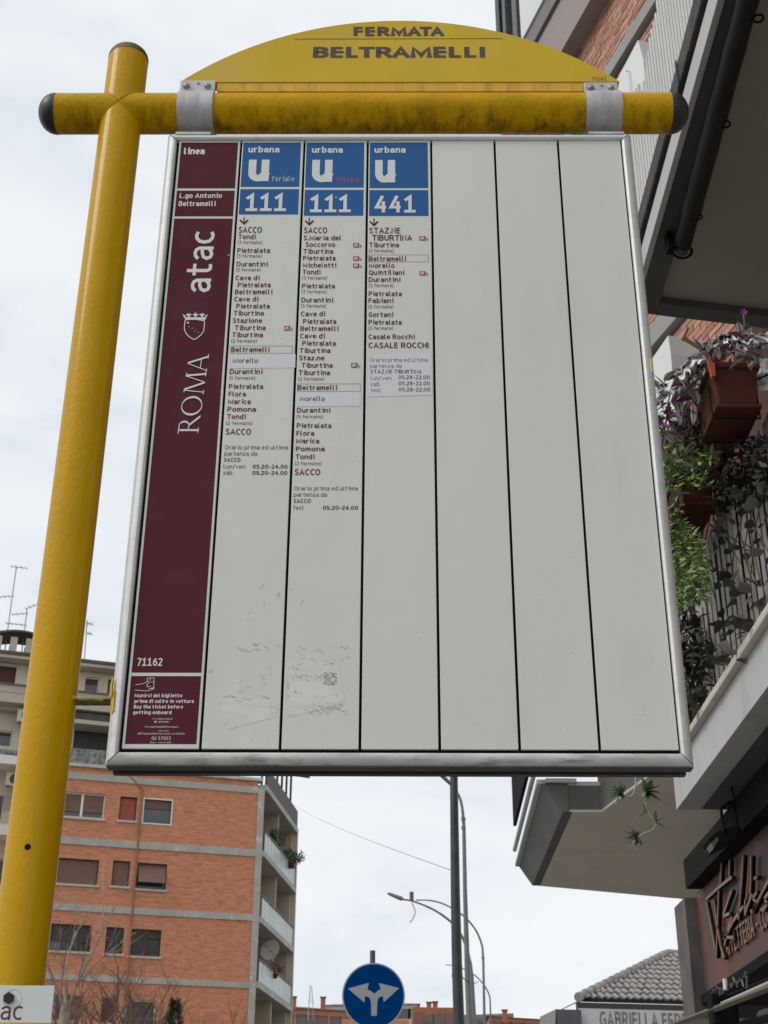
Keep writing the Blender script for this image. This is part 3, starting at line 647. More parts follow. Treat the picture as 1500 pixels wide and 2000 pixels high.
    dome((pxc, TY, ptop), (0, 0, 1), RT, 0.030, mat('worn black cap', (0.05, 0.045, 0.03), 0.6, var=0.3, dirt=(0.3, 0.2, 0.03), dirt_amt=0.8, dscale=22, dlo=0.45, dhi=0.65))
    for sg in (1, -1):
        pts = [(pxc + RT * math.sin(a) * 1.0, TY - RT * math.cos(a) * 1.003, tz + sg * RT * math.sin(a)) for a in [R(-90 + 180 * i / 24) for i in range(25)]]
        MB().tube(pts, 0.0022, 6).build('weld_bead', M['yellow'], root, smooth=True)
    # clamps
    for k, (ua, ub, pa_, pb_, vt) in enumerate(((343, 413, 351, 420, 156.5), (1148, 1219, 1141, 1207, 161))):
        xa = BF.px(ua, 222, TY - RT)[0]; xb = BF.px(ub, 222, TY - RT)[0]
        mb = MB(); nn = 32
        r0, r1 = RT + 0.0006, RT + 0.0042
        vs, fs = [], []
        for j in range(nn + 1):
            a = R(-55 + 290 * j / nn)
            for rr in (r1, r0):
                for xx in (xa, xb): vs.append((xx, TY - rr * math.sin(a), tz - rr * math.cos(a)))
        for j in range(nn):
            b0_ = 4 * j; c0 = b0_ + 4
            fs += [(b0_, b0_ + 1, c0 + 1, c0), (b0_ + 2, c0 + 2, c0 + 3, b0_ + 3), (b0_, c0, c0 + 2, b0_ + 2), (b0_ + 1, b0_ + 3, c0 + 3, c0 + 1)]
        mb.add(vs, fs)
        mb.box(xa + 0.001, xb - 0.001, 0.004, 0.0075, BH - 0.001, BH + 0.006)
        cl = mb.build('clamp', M['galv'], root, smooth=True)
        pxa = BF.px(pa_, 170, 0.012)[0]; pxb = BF.px(pb_, 170, 0.012)[0]; pz1 = BF.px(400, vt, 0.012)[1]; pz0 = tz + RT * 0.80
        MB().box(pxa, pxb, 0.012, 0.016, pz0, pz1).build('bracket_plate', M['galv'], cl, bevel=0.003)
        for fr in (0.19, 0.79):
            bx = pxa + (pxb - pxa) * fr; bz = pz1 - 0.0185
            MB().tube([(bx, 0.0125, bz), (bx, 0.009, bz), (bx, 0.006, bz), (bx, 0.0045, bz)], [0.0075, 0.0072, 0.005, 0.0015], 14).build('bolt', M['bolt'], cl, smooth=True)
        bx = pxa + (pxb - pxa) * .52
        MB().tube([(bx, 0.0125, pz1 - 0.010), (bx, 0.0095, pz1 - 0.010)], 0.0028, 10).build('bolt', M['bolt'], cl, smooth=True)
    # arched name panel
    SY = 0.020
    sl = BF.px(352, 158, SY); sr = BF.px(1210, 159.5, SY); st = BF.px(781, 40, SY)
    zb0 = (sl[1] + sr[1]) / 2; hw = (sr[0] - sl[0]) / 2; cx_ = (sr[0] + sl[0]) / 2; sag = st[1] - zb0
    rad = (hw * hw + sag * sag) / (2 * sag); cz = zb0 + sag - rad
    arc = []
    a1 = math.asin(hw / rad)
    for j in range(49):
        a = -a1 + 2 * a1 * j / 48; arc.append((cx_ + rad * math.sin(a), SY, cz + rad * math.cos(a)))
    arch = MB().prism(arc + [(cx_ + hw, SY, zb0 - 0.002), (cx_ - hw, SY, zb0 - 0.002)], (0, 0.028, 0)).build('name_panel', M['yellow_flat'], root, bevel=0.001)
    zl = BF.px(780, 177, SY)[1]
    lxa = BF.px(424, 170, SY)[0]; lxb = BF.px(1146, 170, SY)[0]
    mb = MB(); mb.box(lxa, lxb, SY + 0.002, SY + 0.030, zl, zb0 - 0.0025); mb.build('folded_lip', M['yellow_lip'], arch, bevel=0.0008)
    t = Multi()
    def TS(text, u0, vb, u1, vt, bold):
        t.new(); a = BF.px(u0, vb, SY); b = BF.px(u1, vb, SY); c = BF.px(u0, vt, SY)
        put_text(t, text, (a[0], SY - 0.0006, a[1]), EX, EZ, b[0] - a[0], height=c[1] - a[1], bold=bold)
    TS('FERMATA', 690, 72, 868.5, 51, 0.028); TS('BELTRAMELLI', 611, 114, 947.5, 90, 0.024); TS('71162', 1156, 157, 1184, 150, 0.0)
    a = BF.px(576, 76.5, SY); b = BF.px(982, 75.5, SY)
    t.new(); strokes(t, [(a[0], SY - 0.0006, a[1]), (b[0], SY - 0.0006, b[1])], 0.0016, (0, 1, 0))
    t.build('lettering', M['txt_dark'], arch)
    # side bracket between pole and frame
    bz1 = BF.px(180, 1369, TY)[1]; bz0 = bz1 - 0.004
    MB().box(pxc + RT * 0.95, -hx + 0.002, TY - 0.014, TY + 0.014, bz0, bz1).build('side_bracket', mat('flaking yellow bracket', (0.30, 0.24, 0.06), 0.8, var=0.4, scale=40, dirt=(0.03, 0.025, 0.02), dirt_amt=0.9, dscale=50, dlo=0.42, dhi=0.6), root, bevel=0.0006)
    pts = [(pxc + RT * 0.99, TY - 0.017 + 0.034 * i / 6, bz1 + 0.001) for i in range(7)]
    MB().tube(pts, 0.004, 7).build('weld_bead', M['yellow'], root, smooth=True)
    for (ua, va, s) in ((218, 1345, 1), (221, 1372, 1.2), (1269, 716, 1.0)):
        c = BF.px(ua, va, 0.006)
        MB().add([(c[0] + dx * s * .003, 0.0035 - 0.0045 * (dx > 0), c[1] + dz * s * .007) for dx, dz in ((-.8, -2.6), (1, -2), (.7, .5), (.9, 2.3), (-.2, 3), (-1, .4))], [tuple(range(6))]).build('paint_smear', M['yellow_lip'], root)
    # hole in pole
    c = BF.px(54, 1654, TY - RT); hr = 0.0052; an = math.asin(max(-1, min(1, (c[0] - pxc) / RT)))
    def onpole(a, zz, off=0.0004): return (pxc + (RT + off) * math.sin(a), TY - (RT + off) * math.cos(a), zz)
    MB().add([onpole(an + hr / RT * math.cos(2 * math.pi * j / 16), c[1] + hr * math.sin(2 * math.pi * j / 16)) for j in range(16)], [tuple(range(16))]).build('bolt_hole', M['black'], root)
    # small white plate on the pole
    PYL = TY - RT - 0.003
    q0 = BF.px(107, 1925, PYL); wz = q0[1]; xr_ = q0[0]; xl_ = xr_ - 0.155
    pl = MB().box(xl_, xr_, PYL, PYL + 0.0025, wz - 0.21, wz).build('stop_plate', M['white_plate'], root, bevel=0.0006)
    MB().box(xl_ + 0.001, xr_ - 0.002, PYL - 0.0005, PYL - 0.0001, wz - 0.20, BF.px(60, 1997, PYL)[1]).build('yellow_band', M['yellow_flat'], pl)
    t = MB(); a = BF.px(-47, 1992, PYL); b = BF.px(42, 1992, PYL); c = BF.px(0, 1957, PYL)
    put_text(t, 'atac', (a[0], PYL - 0.0004, a[1]), EX, EZ, b[0] - a[0], height=c[1] - a[1], bold=0.0)
    t.build('lettering', M['purple_txt'], pl)
    c = BF.px(16.5, 1949, PYL - .004)
    MB().tube([(c[0], PYL - 0.0001, c[1]), (c[0], PYL - 0.005, c[1])], 0.0088, 6).build('bolt', M['rust'], pl)
    pz = [(c[0] + 0.014 * math.cos(2 * math.pi * j / 24) + .006, PYL - 0.0002, c[1] + 0.014 * math.sin(2 * math.pi * j / 24) - .001) for j in range(25)]
    MB().tube(pz, 0.0003, 4, cap=False).build('washer_mark', mat('pencil grey', (.4, .4, .38), .6), pl)
    return root
bus_stop()
#PART2
# ================================================================== LEFT SIDE: brick and cream apartment blocks
M['brick_far'] = brick_mat('orange brickwork', (0.62, 0.225, 0.115), (0.52, 0.18, 0.09), (0.52, 0.27, 0.165), 1.0, noise=0.42)
M['concrete'] = mat('pale concrete band', (0.40, 0.385, 0.34), 0.9, var=0.12, scale=1.2, dirt=(0.62, 0.60, 0.55), dirt_amt=0.7, dscale=2.2, dlo=0.58, dhi=0.66)
M['plaster'] = mat('cream plaster', (0.62, 0.56, 0.43), 0.9, var=0.08, scale=0.5, dirt=(0.36, 0.30, 0.22), dirt_amt=0.5, dscale=0.8, dlo=0.5, dhi=0.75)
M['plaster_dim'] = mat('sand plaster', (0.50, 0.44, 0.35), 0.9, var=0.10, scale=0.6, dirt=(0.3, 0.25, 0.2), dirt_amt=0.5, dscale=1.1, dlo=0.5, dhi=0.8)
M['shutter_brown'] = mat('brown roller shutter', (0.19, 0.105, 0.08), 0.7, var=0.08, scale=14, stretch=(0.1, 1, 5))
M['shutter_red'] = mat('red roller shutter', (0.36, 0.085, 0.055), 0.7, var=0.08, scale=14, stretch=(0.1, 1, 5))
M['shutter_maroon'] = mat('maroon roller shutter', (0.13, 0.035, 0.035), 0.7, var=0.1, scale=14, stretch=(0.1, 1, 5))
M['shutter_dark'] = mat('dark slate roller shutter', (0.06, 0.05, 0.052), 0.7, var=0.1, scale=14, stretch=(0.1, 1, 5))
M['glass'] = mat('dark window glass', (0.045, 0.055, 0.062), 0.08, var=0.4, scale=0.7, spec=0.8)
M['frame_white'] = mat('white window frame', (0.72, 0.72, 0.70), 0.5, var=0.03)
M['frame_dark'] = mat('dark window frame', (0.04, 0.035, 0.032), 0.6, var=0.2)
M['frame_tan'] = mat('tan window frame', (0.42, 0.33, 0.24), 0.6, var=0.1)
M['sill'] = mat('travertine sill', (0.50, 0.46, 0.39), 0.8, var=0.1, scale=3)
M['pane_rail'] = mat('frosted railing glass', (0.36, 0.42, 0.41), 0.3, var=0.14, scale=0.9)
M['inner_wall'] = mat('beige loggia wall', (0.46, 0.38, 0.30), 0.9, var=0.06, scale=0.6)
M['tile_roof_dark'] = mat('dark roof slab', (0.10, 0.09, 0.08), 0.9, var=0.3, scale=2)
M['clutter'] = mat('weathered grey membrane', (0.20, 0.20, 0.195), 0.9, var=0.7, scale=5, bump=0.5, bscale=10)
M['iron'] = mat('grey iron', (0.14, 0.14, 0.14), 0.6, 0.3, var=0.2)
M['antenna'] = mat('pale aluminium aerial', (0.36, 0.37, 0.38), 0.5, 0.3, var=0.1)
M['ac_white'] = mat('off white air conditioner casing', (0.55, 0.55, 0.53), 0.6, var=0.06)
M['ac_dark'] = mat('air conditioner grille', (0.06, 0.065, 0.07), 0.7, var=0.2)
M['leaf_far'] = mat('balcony plant leaves', (0.05, 0.075, 0.03), 0.8, var=0.5, scale=6)
M['dish'] = mat('white dish', (0.62, 0.62, 0.60), 0.5, var=0.05)

def holed_wall(fr, a0, a1, z0, z1, holes, depth=0.22, thick=0.35):
    mb = MB()
    xs = sorted({a0, a1, *[h[0] for h in holes], *[h[1] for h in holes]}); zs = sorted({z0, z1, *[h[2] for h in holes], *[h[3] for h in holes]})
    xs = [x for x in xs if a0 <= x <= a1]; zs = [q for q in zs if z0 <= q <= z1]
    inh = lambda x, q: any(h[0] < x < h[1] and h[2] < q < h[3] for h in holes)
    for i in range(len(xs) - 1):
        for j in range(len(zs) - 1):
            if not inh((xs[i] + xs[i + 1]) / 2, (zs[j] + zs[j + 1]) / 2):
                mb.quad((xs[i], 0, zs[j]), (xs[i + 1], 0, zs[j]), (xs[i + 1], 0, zs[j + 1]), (xs[i], 0, zs[j + 1]))
    for h in holes:
        x0, x1, q0, q1 = h
        mb.quad((x0, 0, q0), (x0, depth, q0), (x0, depth, q1), (x0, 0, q1)); mb.quad((x1, 0, q0), (x1, 0, q1), (x1, depth, q1), (x1, depth, q0))
        mb.quad((x0, 0, q1), (x0, depth, q1), (x1, depth, q1), (x1, 0, q1)); mb.quad((x0, 0, q0), (x1, 0, q0), (x1, depth, q0), (x0, depth, q0))
        mb.quad((x0, depth, q0), (x1, depth, q0), (x1, depth, q1), (x0, depth, q1))
    return mb
def rectpx(fr, u0, v0, u1, v1, y=0.0):
    um, vm = (u0 + u1) / 2, (v0 + v1) / 2
    return (fr.px(u0, vm, y)[0], fr.px(u1, vm, y)[0], fr.px(um, v1, y)[1], fr.px(um, v0, y)[1])
def window(root, h, shutter='shutter_brown', drop=1.0, frame='frame_dark', mull=0, sill=True, proud=False, tilt=0):
    x0, x1, q0, q1 = h
    fw = 0.06; d = 0.10 if not proud else -0.02
    f = MB()
    f.box(x0 + .005, x0 + fw, d, d + .07, q0 + .005, q1 - .005); f.box(x1 - fw, x1 - .005, d, d + .07, q0 + .005, q1 - .005)
    f.box(x0 + fw, x1 - fw, d, d + .07, q1 - fw, q1 - .005); f.box(x0 + fw, x1 - fw, d, d + .07, q0 + .005, q0 + fw)
    for k in range(mull):
        xm = x0 + (x1 - x0) * (k + 1) / (mull + 1) if mull != -1 else x0
        f.box(xm - .05, xm + .05, d - .01, d + .068, q0 + fw, q1 - fw)
    wobj = empty('window', (0, 0, 0)); wobj.parent = root
    f.build('window_frame', M[frame], wobj)
    MB().box(x0 + fw, x1 - fw, .18, .19, q0 + fw, q1 - fw).build('pane', M['glass'], wobj)
    if drop > 0:
        zt = q1 - fw; zb = q1 - fw - (q1 - q0 - 2 * fw) * drop
        n = max(4, int((zt - zb) / 0.075)); mb = MB(); hh = (zt - zb) / n
        for k in range(n):
            za = zb + k * hh; off = tilt * (1 - k / n)
            off2 = tilt * (1 - (k + 1) / n)
            mb.add([(x0 + fw, .12 - off, za), (x1 - fw, .12 - off, za), (x1 - fw, .12 - off2, za + hh * .86), (x0 + fw, .12 - off2, za + hh * .86), (x0 + fw, .135 - off2, za + hh), (x1 - fw, .135 - off2, za + hh)], [(0, 1, 2, 3), (3, 2, 5, 4)])
        mb.build('shutter', M[shutter], wobj)
    if sill:
        MB().box(x0 - .08, x1 + .08, -.07, .03, q0 - .09, q0 + .004).build('sill', M['sill'], wobj)
    return wobj

def dish(P, r, face, label):
    t = empty('satellite_dish', P, 0, label, 'satellite dish')
    mb = MB(); face = Vector(face).normalized(); a = face.orthogonal().normalized(); b = face.cross(a)
    vs = []; fs = []; nr, ns = 4, 20
    vs.append(-face * r * .22)
    for i in range(1, nr + 1):
        q = i / nr
        for j in range(ns):
            an = 2 * math.pi * j / ns; vs.append((a * math.cos(an) + b * math.sin(an)) * r * q - face * r * .22 * (1 - q * q))
    for j in range(ns): fs.append((0, 1 + j, 1 + (j + 1) % ns))
    for i in range(nr - 1):
        for j in range(ns): fs.append((1 + i * ns + j, 1 + (i + 1) * ns + j, 1 + (i + 1) * ns + (j + 1) % ns, 1 + i * ns + (j + 1) % ns))
    mb.add(vs, fs); mb.build('reflector', M['dish'], t, smooth=True)
    MB().tube([-face * r * .2 - Vector((0, 0, .02)), -face * r * .6 - Vector((0, 0, r * .6)), -face * r * .7 - Vector((0, 0, r * 1.5))], .025, 6).build('bracket', M['iron'], t)
    MB().tube([-b * r * .9 * (1 if b.z > 0 else -1), face * r * .9], .012, 5).tube([face * r * .88, face * r * 1.0], .04, 6).build('feed_arm', M['iron'], t)
    return t

def leafy(name, P, rx, ry, rz, n, size, m, label, cat, group=None, seed=1, parts=('foliage',), pot=None):
    rr = random.Random(seed); t = empty(name, P, 0, label, cat, group); mb = MB()
    for _ in range(n):
        while True:
            p = Vector((rr.uniform(-1, 1), rr.uniform(-1, 1), rr.uniform(-1, 1)))
            if p.length < 1: break
        p = Vector((p.x * rx, p.y * ry, p.z * rz + rz)); d = Vector((rr.gauss(0, 1), rr.gauss(0, 1), rr.gauss(0.3, 1))).normalized(); s_ = d.orthogonal().normalized()
        L_ = size * rr.uniform(.6, 1.4)
        mb.add([p, p + d * L_ * .5 + s_ * L_ * .22, p + d * L_, p + d * L_ * .5 - s_ * L_ * .22], [(0, 1, 2, 3)])
    mb.build('foliage', m, t, kind='stuff')
    if pot:
        MB().tube([(0, 0, -pot), (0, 0, 0.02)], [pot * .55, pot * .75], 12).build('pot', M['terracotta'], t, smooth=True)
    return t
M['terracotta'] = mat('terracotta', (0.085, 0.025, 0.014), 0.8, spec=0.2, var=0.12, scale=8, bump=0.05, bscale=60)

def brick_block():
    dirA = R(90 - 74.5)
    o = atY(517, 1540, 62.0)
    FA = Frame((o.x, o.y, 0), dirA)
    root = empty('apartment_building', FA.o, FA.yaw, 'orange brick apartment block with pale concrete bands, behind the bus stop pole', 'apartment building')
    aL = FA.px(62, 1750)[0]
    ztop = FA.px(440, 1521)[1]
    rows = [[(115, 1548, 205, 1597), (233.3, 1556, 266.7, 1603), (278, 1559.5, 337, 1611)],
            [(105, 1677, 192, 1727), (219, 1681, 253, 1731), (267, 1686, 325, 1737)],
            [(95, 1805, 178, 1858), (206, 1811, 241, 1863), (254, 1815, 314, 1868)],
            [(105, 1943, 161, 1995), (195, 1947, 227, 2000), (244, 1953, 304, 2006)]]
    H = [[rectpx(FA, *w) for w in r] for r in rows]
    dz = H[2][0][2] - H[3][0][2]
    for k in range(1, 3): H.append([(h[0], h[1], h[2] - dz * k, h[3] - dz * k) for h in H[3]])
    holes = [h for r in H for h in r]
    aR = 0.0
    w = holed_wall(FA, aL, aR - 0.30, 0, ztop, holes)
    w.build('wall', M['brick_far'], root)
    st = [dict(shutter='shutter_brown', drop=.78, frame='frame_white', mull=1), dict(shutter='shutter_red', drop=1), dict(shutter='shutter_brown', drop=.36, frame='frame_white', proud=True, sill=False),
          dict(shutter='shutter_brown', drop=1), dict(shutter='shutter_brown', drop=1), dict(shutter='shutter_brown', drop=.82, tilt=.42),
          dict(shutter='shutter_dark', drop=.62, mull=2), dict(shutter='shutter_dark', drop=.55), dict(shutter='shutter_dark', drop=.30, mull=1),
          dict(shutter='shutter_brown', drop=1, frame='frame_tan'), dict(shutter='shutter_maroon', drop=1, frame='frame_tan'), dict(shutter='shutter_dark', drop=.2, frame='frame_white')]
    k = 0
    for r in H:
        for h in r: window(root, h, **st[k % 12]); k += 1
    # bands
    bz = []
    for (u, va, vb) in ((300, 1521, 1534), (300, 1646, 1660), (300, 1775, 1788), (300, 1910, 1922)): bz.append((FA.px(u, vb)[1], FA.px(u, va)[1]))
    step = bz[2][0] - bz[3][0]; bz += [(bz[3][0] - step * i, bz[3][1] - step * i) for i in (1, 2)]
    for (q0, q1) in bz: MB().box(aL, aR - .30, -.05, .12, q0, q1).build('concrete_band', M['concrete'], root)
    MB().box(aR - .297, aR, -.06, .35, 0, ztop - .35).build('corner_pilaster', M['concrete'], root)
    MB().box(aL, aR - .1, -.12, .35, ztop, ztop + .14).build('coping', mat('pale coping', (0.5, .48, .44), .9, var=.15, scale=2), root)
    MB().box(aL + .5, aR - 1.4, 1.0, 1.3, ztop - .3, ztop + 1.15).build('roof_parapet', M['clutter'], root)
    # downpipe and cables
    p0 = FA.px(280, 1515); p1 = FA.px(250, 1960)
    MB().tube([(p0[0] - .7, -.03, p0[1]), (p0[0], -.05, p0[1] - .6), (p0[0] + .1, -.05, 0.2)], .045, 6).build('downpipe', mat('rust brown pipe', (0.30, 0.15, .07), .8, var=.2), root)
    # body
    dB = Vector((math.sin(R(7.0)), math.cos(R(7.0)), 0))
    FS = Frame(FA.o, R(90) - R(7.0))           # side facade: local x runs away from the camera along the street
    Ls = FS.px(577, 1640)[0]
    xs_, ys_ = FA.ax, FA.ay
    # --- loggia side in its own frame, converted to the frame of the building
    def conv(mb):
        c = MB(); c.f = mb.f
        c.v = [tuple(FA.loc(FS.W(*v))) for v in mb.v]; return c
    slabs = [FS.px(521, 1543)[1], FS.px(520, 1676)[1], FS.px(512, 1801)[1], FS.px(506, 1926)[1]]
    st_ = slabs[2] - slabs[3]
    slabs += [slabs[3] - st_ * i for i in (1, 2, 3)]
    D = 1.7
    inner = MB(); inner.box(0, Ls, D, D + .25, 0, slabs[0]); conv(inner).build('wall', M['inner_wall'], root)
    for i, zq in enumerate(slabs):
        b = MB(); b.box(-.02, Ls + .05, -.12, D, zq - .16, zq + .10); conv(b).build('balcony_slab', M['concrete'], root)
        if i == 0: continue
        n = 10; up = 1.02
        for k in range(n):
            b = MB(); b.box(.3 + (Ls - .3) * k / n + .02, .3 + (Ls - .3) * (k + 1) / n - .02, -.05, -.03, zq + .16, zq + up)
            conv(b).build('railing_panel', M['pane_rail'], root)
        b = MB(); b.box(.2, Ls, -.09, 0.0, zq + up, zq + up + .06)
        conv(b).build('handrail', M['iron'], root)
        for xx in (Ls * .52, Ls - .22):
            b = MB(); b.box(xx, xx + .2, .15, D, zq + .10, slabs[i - 1] - .16); conv(b).build('partition', M['inner_wall'], root)
        for (xa, xb) in ((Ls * .14, Ls * .34), (Ls * .66, Ls * .86)):
            b = MB(); b.box(xa, xb, D - .06, D - .005, zq + .12, zq + 2.3); conv(b).build('door', M['shutter_dark'], root)
    b = MB(); b.box(Ls, Ls + .2, -.1, 3.5, 0, slabs[0] + .1); conv(b).build('end_wall', M['plaster_dim'], root)
    b = MB(); b.box(.1, Ls - .1, -.1, .02, slabs[0] + .1, slabs[0] + .95); conv(b).build('roof_railing', M['frame_dark'], root)
    for k in range(7):
        xx = .4 + (Ls - .9) * k / 6
        for ya, hz in ((.2, 3.0), (3.0, 3.2)):
            b = MB(); b.box(xx, xx + .09, ya, ya + .1, slabs[0] + .1, slabs[0] + hz); conv(b).build('pergola_post', M['iron'], root)
    b = MB()
    b.add([(0.1, -.6, slabs[0] + 2.8), (Ls + .3, -.6, slabs[0] + 2.8), (Ls + .3, 4, slabs[0] + 3.6), (0.1, 4, slabs[0] + 3.6), (0.1, -.6, slabs[0] + 2.95), (Ls + .3, -.6, slabs[0] + 2.95), (Ls + .3, 4, slabs[0] + 3.75), (0.1, 4, slabs[0] + 3.75)],
          [(0, 3, 2, 1), (4, 5, 6, 7), (0, 1, 5, 4), (1, 2, 6, 5), (2, 3, 7, 6), (3, 0, 4, 7)])
    conv(b).build('pergola_roof', M['tile_roof_dark'], root)
    b = MB(); b.prism([(aL, .35, ztop - .3), (-.2, .35, ztop - .3), (-.2, 4.0, ztop - .3), (aL, 9.0, ztop - .3)], (0, 0, .2)); b.build('roof', M['clutter'], root)
    b = MB(); b.quad((aL, 0.0, 0), (aL, 9, 0), (aL, 9, ztop), (aL, 0.0, ztop)); b.build('wall', M['brick_far'], root)
    # things on the loggias
    W = lambda x, y, zz: FS.W(x, y, zz)
    dish(W(Ls * .40, .1, slabs[3] + 1.95), .48, (-.35, -.9, .25), 'round white satellite dish inside a loggia of the brick block')
    leafy('potted_plant', W(Ls * .78, -.15, slabs[1] + .95), .7, .35, .3, 240, .22, M['leaf_far'], 'drooping plant on the topmost loggia railing of the brick block', 'potted plant', seed=4, pot=.25)
    leafy('potted_plant', W(Ls * .50, .2, slabs[1] + .95), .5, .35, .55, 160, .22, M['leaf_far'], 'upright green plant inside the topmost loggia of the brick block', 'potted plant', seed=5, pot=.25)
    leafy('potted_plant', W(Ls * .45, -.1, slabs[3] + .95), .45, .25, .22, 120, .16, mat('reddish leaves', (.16, .07, .04), .8, var=.5, scale=6), 'small reddish plant on the railing below the satellite dish', 'potted plant', seed=6, pot=.2)
    return FA
FA = brick_block()

def ac_unit(P, yaw, wd, ht, label):
    t = empty('air_conditioner', P, yaw, label, 'air conditioner')
    MB().box(0, wd, -.3, 0, 0, ht).build('casing', M['ac_white'], t, bevel=.01)
    MB().tube([(wd * .4, -.302, ht * .5), (wd * .4, -.315, ht * .5)], ht * .4, 16).build('fan_grille', M['ac_dark'], t)
    MB().box(wd * .1, wd * .18, -.28, 0, -.06, -.003).box(wd * .8, wd * .88, -.28, 0, -.06, -.003).build('bracket', M['iron'], t)
    return t
def cream_block():
    o = atY(10, 1500, 62.5)
    F2 = Frame((o.x, o.y, 0), R(90 - 72.5))
    root = empty('apartment_building', F2.o, F2.yaw, 'cream plastered apartment block with maroon shutters and a roof chimney, far left', 'apartment building')
    zt = F2.px(110, 1296)[1]
    aL, aR = F2.px(-260, 1500)[0], F2.px(330, 1400)[0]
    H = [rectpx(F2, -10, 1301, 31, 1333.5), rectpx(F2, 164, 1322.5, 193.5, 1355), rectpx(F2, -60, 1424, 24, 1456), rectpx(F2, 143, 1428, 210, 1470),
         rectpx(F2, -90, 1296, -50, 1330), rectpx(F2, 210, 1328, 240, 1360), rectpx(F2, -40, 1553, 4, 1600), rectpx(F2, -40, 1680, 6, 1730), rectpx(F2, -40, 1810, 4, 1850)]
    st = [('shutter_maroon', 1), ('shutter_maroon', .35), ('shutter_maroon', .2), ('shutter_dark', 1), ('shutter_maroon', 1), ('shutter_maroon', 1), ('shutter_maroon', .6), ('shutter_maroon', .5), ('shutter_maroon', .6)]
    holed_wall(F2, aL, aR, 0, zt, H).build('wall', M['plaster'], root)
    for h, (s_, d) in zip(H, st): window(root, h, s_, d, 'frame_white' if d < .4 else 'frame_dark', sill=False)
    def band(u, va, vb, m, y0, a0=None, a1=None, name='moulding'):
        q1, q0 = F2.px(u, va, y0)[1], F2.px(u, vb, y0)[1]
        MB().box(a0 if a0 is not None else aL, a1 if a1 is not None else aR, y0, .1 if y0 < 0 else .2, q0, q1).build(name, m, root)
    band(20, 1273, 1276.5, M['tile_roof_dark'], -.9, name='roof_edge'); band(20, 1277, 1284, M['plaster'], -.8, name='cornice'); band(20, 1284.5, 1292, M['plaster_dim'], -.35, name='cornice')
    MB().box(aL, aR, -.4, 9, zt, zt + .25).build('roof', M['tile_roof_dark'], root)
    # balconies: parapet boxes
    for (u, va, vb) in ((20, 1336, 1352), (20, 1353, 1371), ):
        band(u, va, vb, M['plaster_dim'], -1.1, name='balcony_parapet')
    band(20, 1371.5, 1386, M['plaster_dim'], -.5); band(20, 1334, 1336, M['iron'], -1.2, name='coping')
    band(20, 1465, 1474, M['clutter'], -1.2, name='balcony_clutter'); band(20, 1475, 1492, M['frame_white'], -1.3, name='balcony_parapet')
    band(170, 1393, 1405, M['tile_roof_dark'], -.9, F2.px(140, 1400)[0], aR, name='balcony_soffit'); band(170, 1406, 1414, M['plaster_dim'], -1.0, F2.px(140, 1400)[0], aR, name='balcony_parapet')
    band(180, 1471, 1495, M['clutter'], -1.0, F2.px(142, 1480)[0], aR, name='balcony_clutter')
    for (va, vb) in ((1610, 1630), (1735, 1755), (1862, 1880)): band(5, va, vb, M['frame_white'], -1.2, None, F2.px(60, va)[0], name='balcony_parapet')
    for (va) in (1580, 1705, 1835):
        for k in range(14):
            a, q = F2.px(-4 + k * 2.4, va, -1.2)
            MB().box(a - .012, a + .012, -1.2, -1.18, q - .1, q + .65).build('baluster', M['iron'], root)
    # chimney
    c = F2.px(37, 1272, .6); cz = zt + .3
    ch = empty('chimney', (0, 0, 0)); ch.parent = root
    b = MB(); ww = 1.35
    b.box(c[0] - ww * .95, c[0] + ww * .95, .3, 1.9, cz - .05, cz + .22); b.build('chimney_base', M['plaster_dim'], ch)
    for k in range(4):
        xx = c[0] - ww * .9 + k * ww * .55
        MB().box(xx, xx + .34, .3, .6, cz + .221, cz + .95).build('chimney_pier', M['plaster_dim'], ch)
        MB().box(xx, xx + .34, 1.6, 1.9, cz + .221, cz + .95).build('chimney_pier', M['plaster_dim'], ch)
    pr = [(c[0] - ww * 1.02 + ww * 2.04 * i / 12, .2, cz + .952 + .26 * math.sin(math.pi * i / 12)) for i in range(13)]
    MB().prism(pr + [(p[0], .2, p[2] + .1) for p in reversed(pr)], (0, 1.8, 0)).build('chimney_cap', M['tile_roof_dark'], ch)
    # aerials
    def aerial(u0, v0, u1, v1, arms, label):
        P0 = atY(u1, v1, 63.5); P1 = atY(u0, v0, 63.5)
        t = empty('tv_aerial', P0, 0, label, 'aerial', 'roof aerials on the cream block')
        MB().tube([(0, 0, -1.2), P1 - P0], .03, 6).build('mast', M['antenna'], t)
        b = MB()
        for (ua, va, ub, vb) in arms:
            A0, B0 = atY(ua, va, 63.5) - P0, atY(ub, vb, 63.5) - P0; b.tube([A0, B0], .022, 5)
            dv = (B0 - A0).normalized(); n = max(3, int((B0 - A0).length / .22))
            for k in range(n + 1):
                q = A0.lerp(B0, k / n); b.tube([q + Vector((0, -.22, 0)), q + Vector((0, .22, 0))], .012, 4)
        b.build('elements', M['antenna'], t)
    aerial(32, 1107, 11, 1260, [(22, 1106, 52, 1110), (0, 1166, 26, 1164), (12, 1217, 51, 1221), (0, 1243, 22, 1240)], 'tallest tv aerial on the cream block roof, left of the yellow pole')
    aerial(53, 1190, 44, 1262, [(50, 1189, 74, 1180), (24, 1200, 53, 1198)], 'shorter tv aerial above the chimney, next to the yellow pole')
    aerial(170, 1212, 166, 1296, [(170, 1218, 181, 1219), (170, 1237, 179, 1238)], 'thin tv aerial between the yellow pole and the route board')
    a = F2.px(31, 1413, -.4); b_ = F2.px(50, 1384, -.4)
    ac_unit(F2.W(a[0], -.5, a[1]), F2.yaw, 1.1, .62, 'air conditioner on the cream wall left of the yellow pole')
    a = F2.px(9, 1537, -.4)
    ac_unit(F2.W(a[0], -.5, a[1]), F2.yaw, 1.0, .6, 'air conditioner under the white balcony at the left edge')
cream_block()

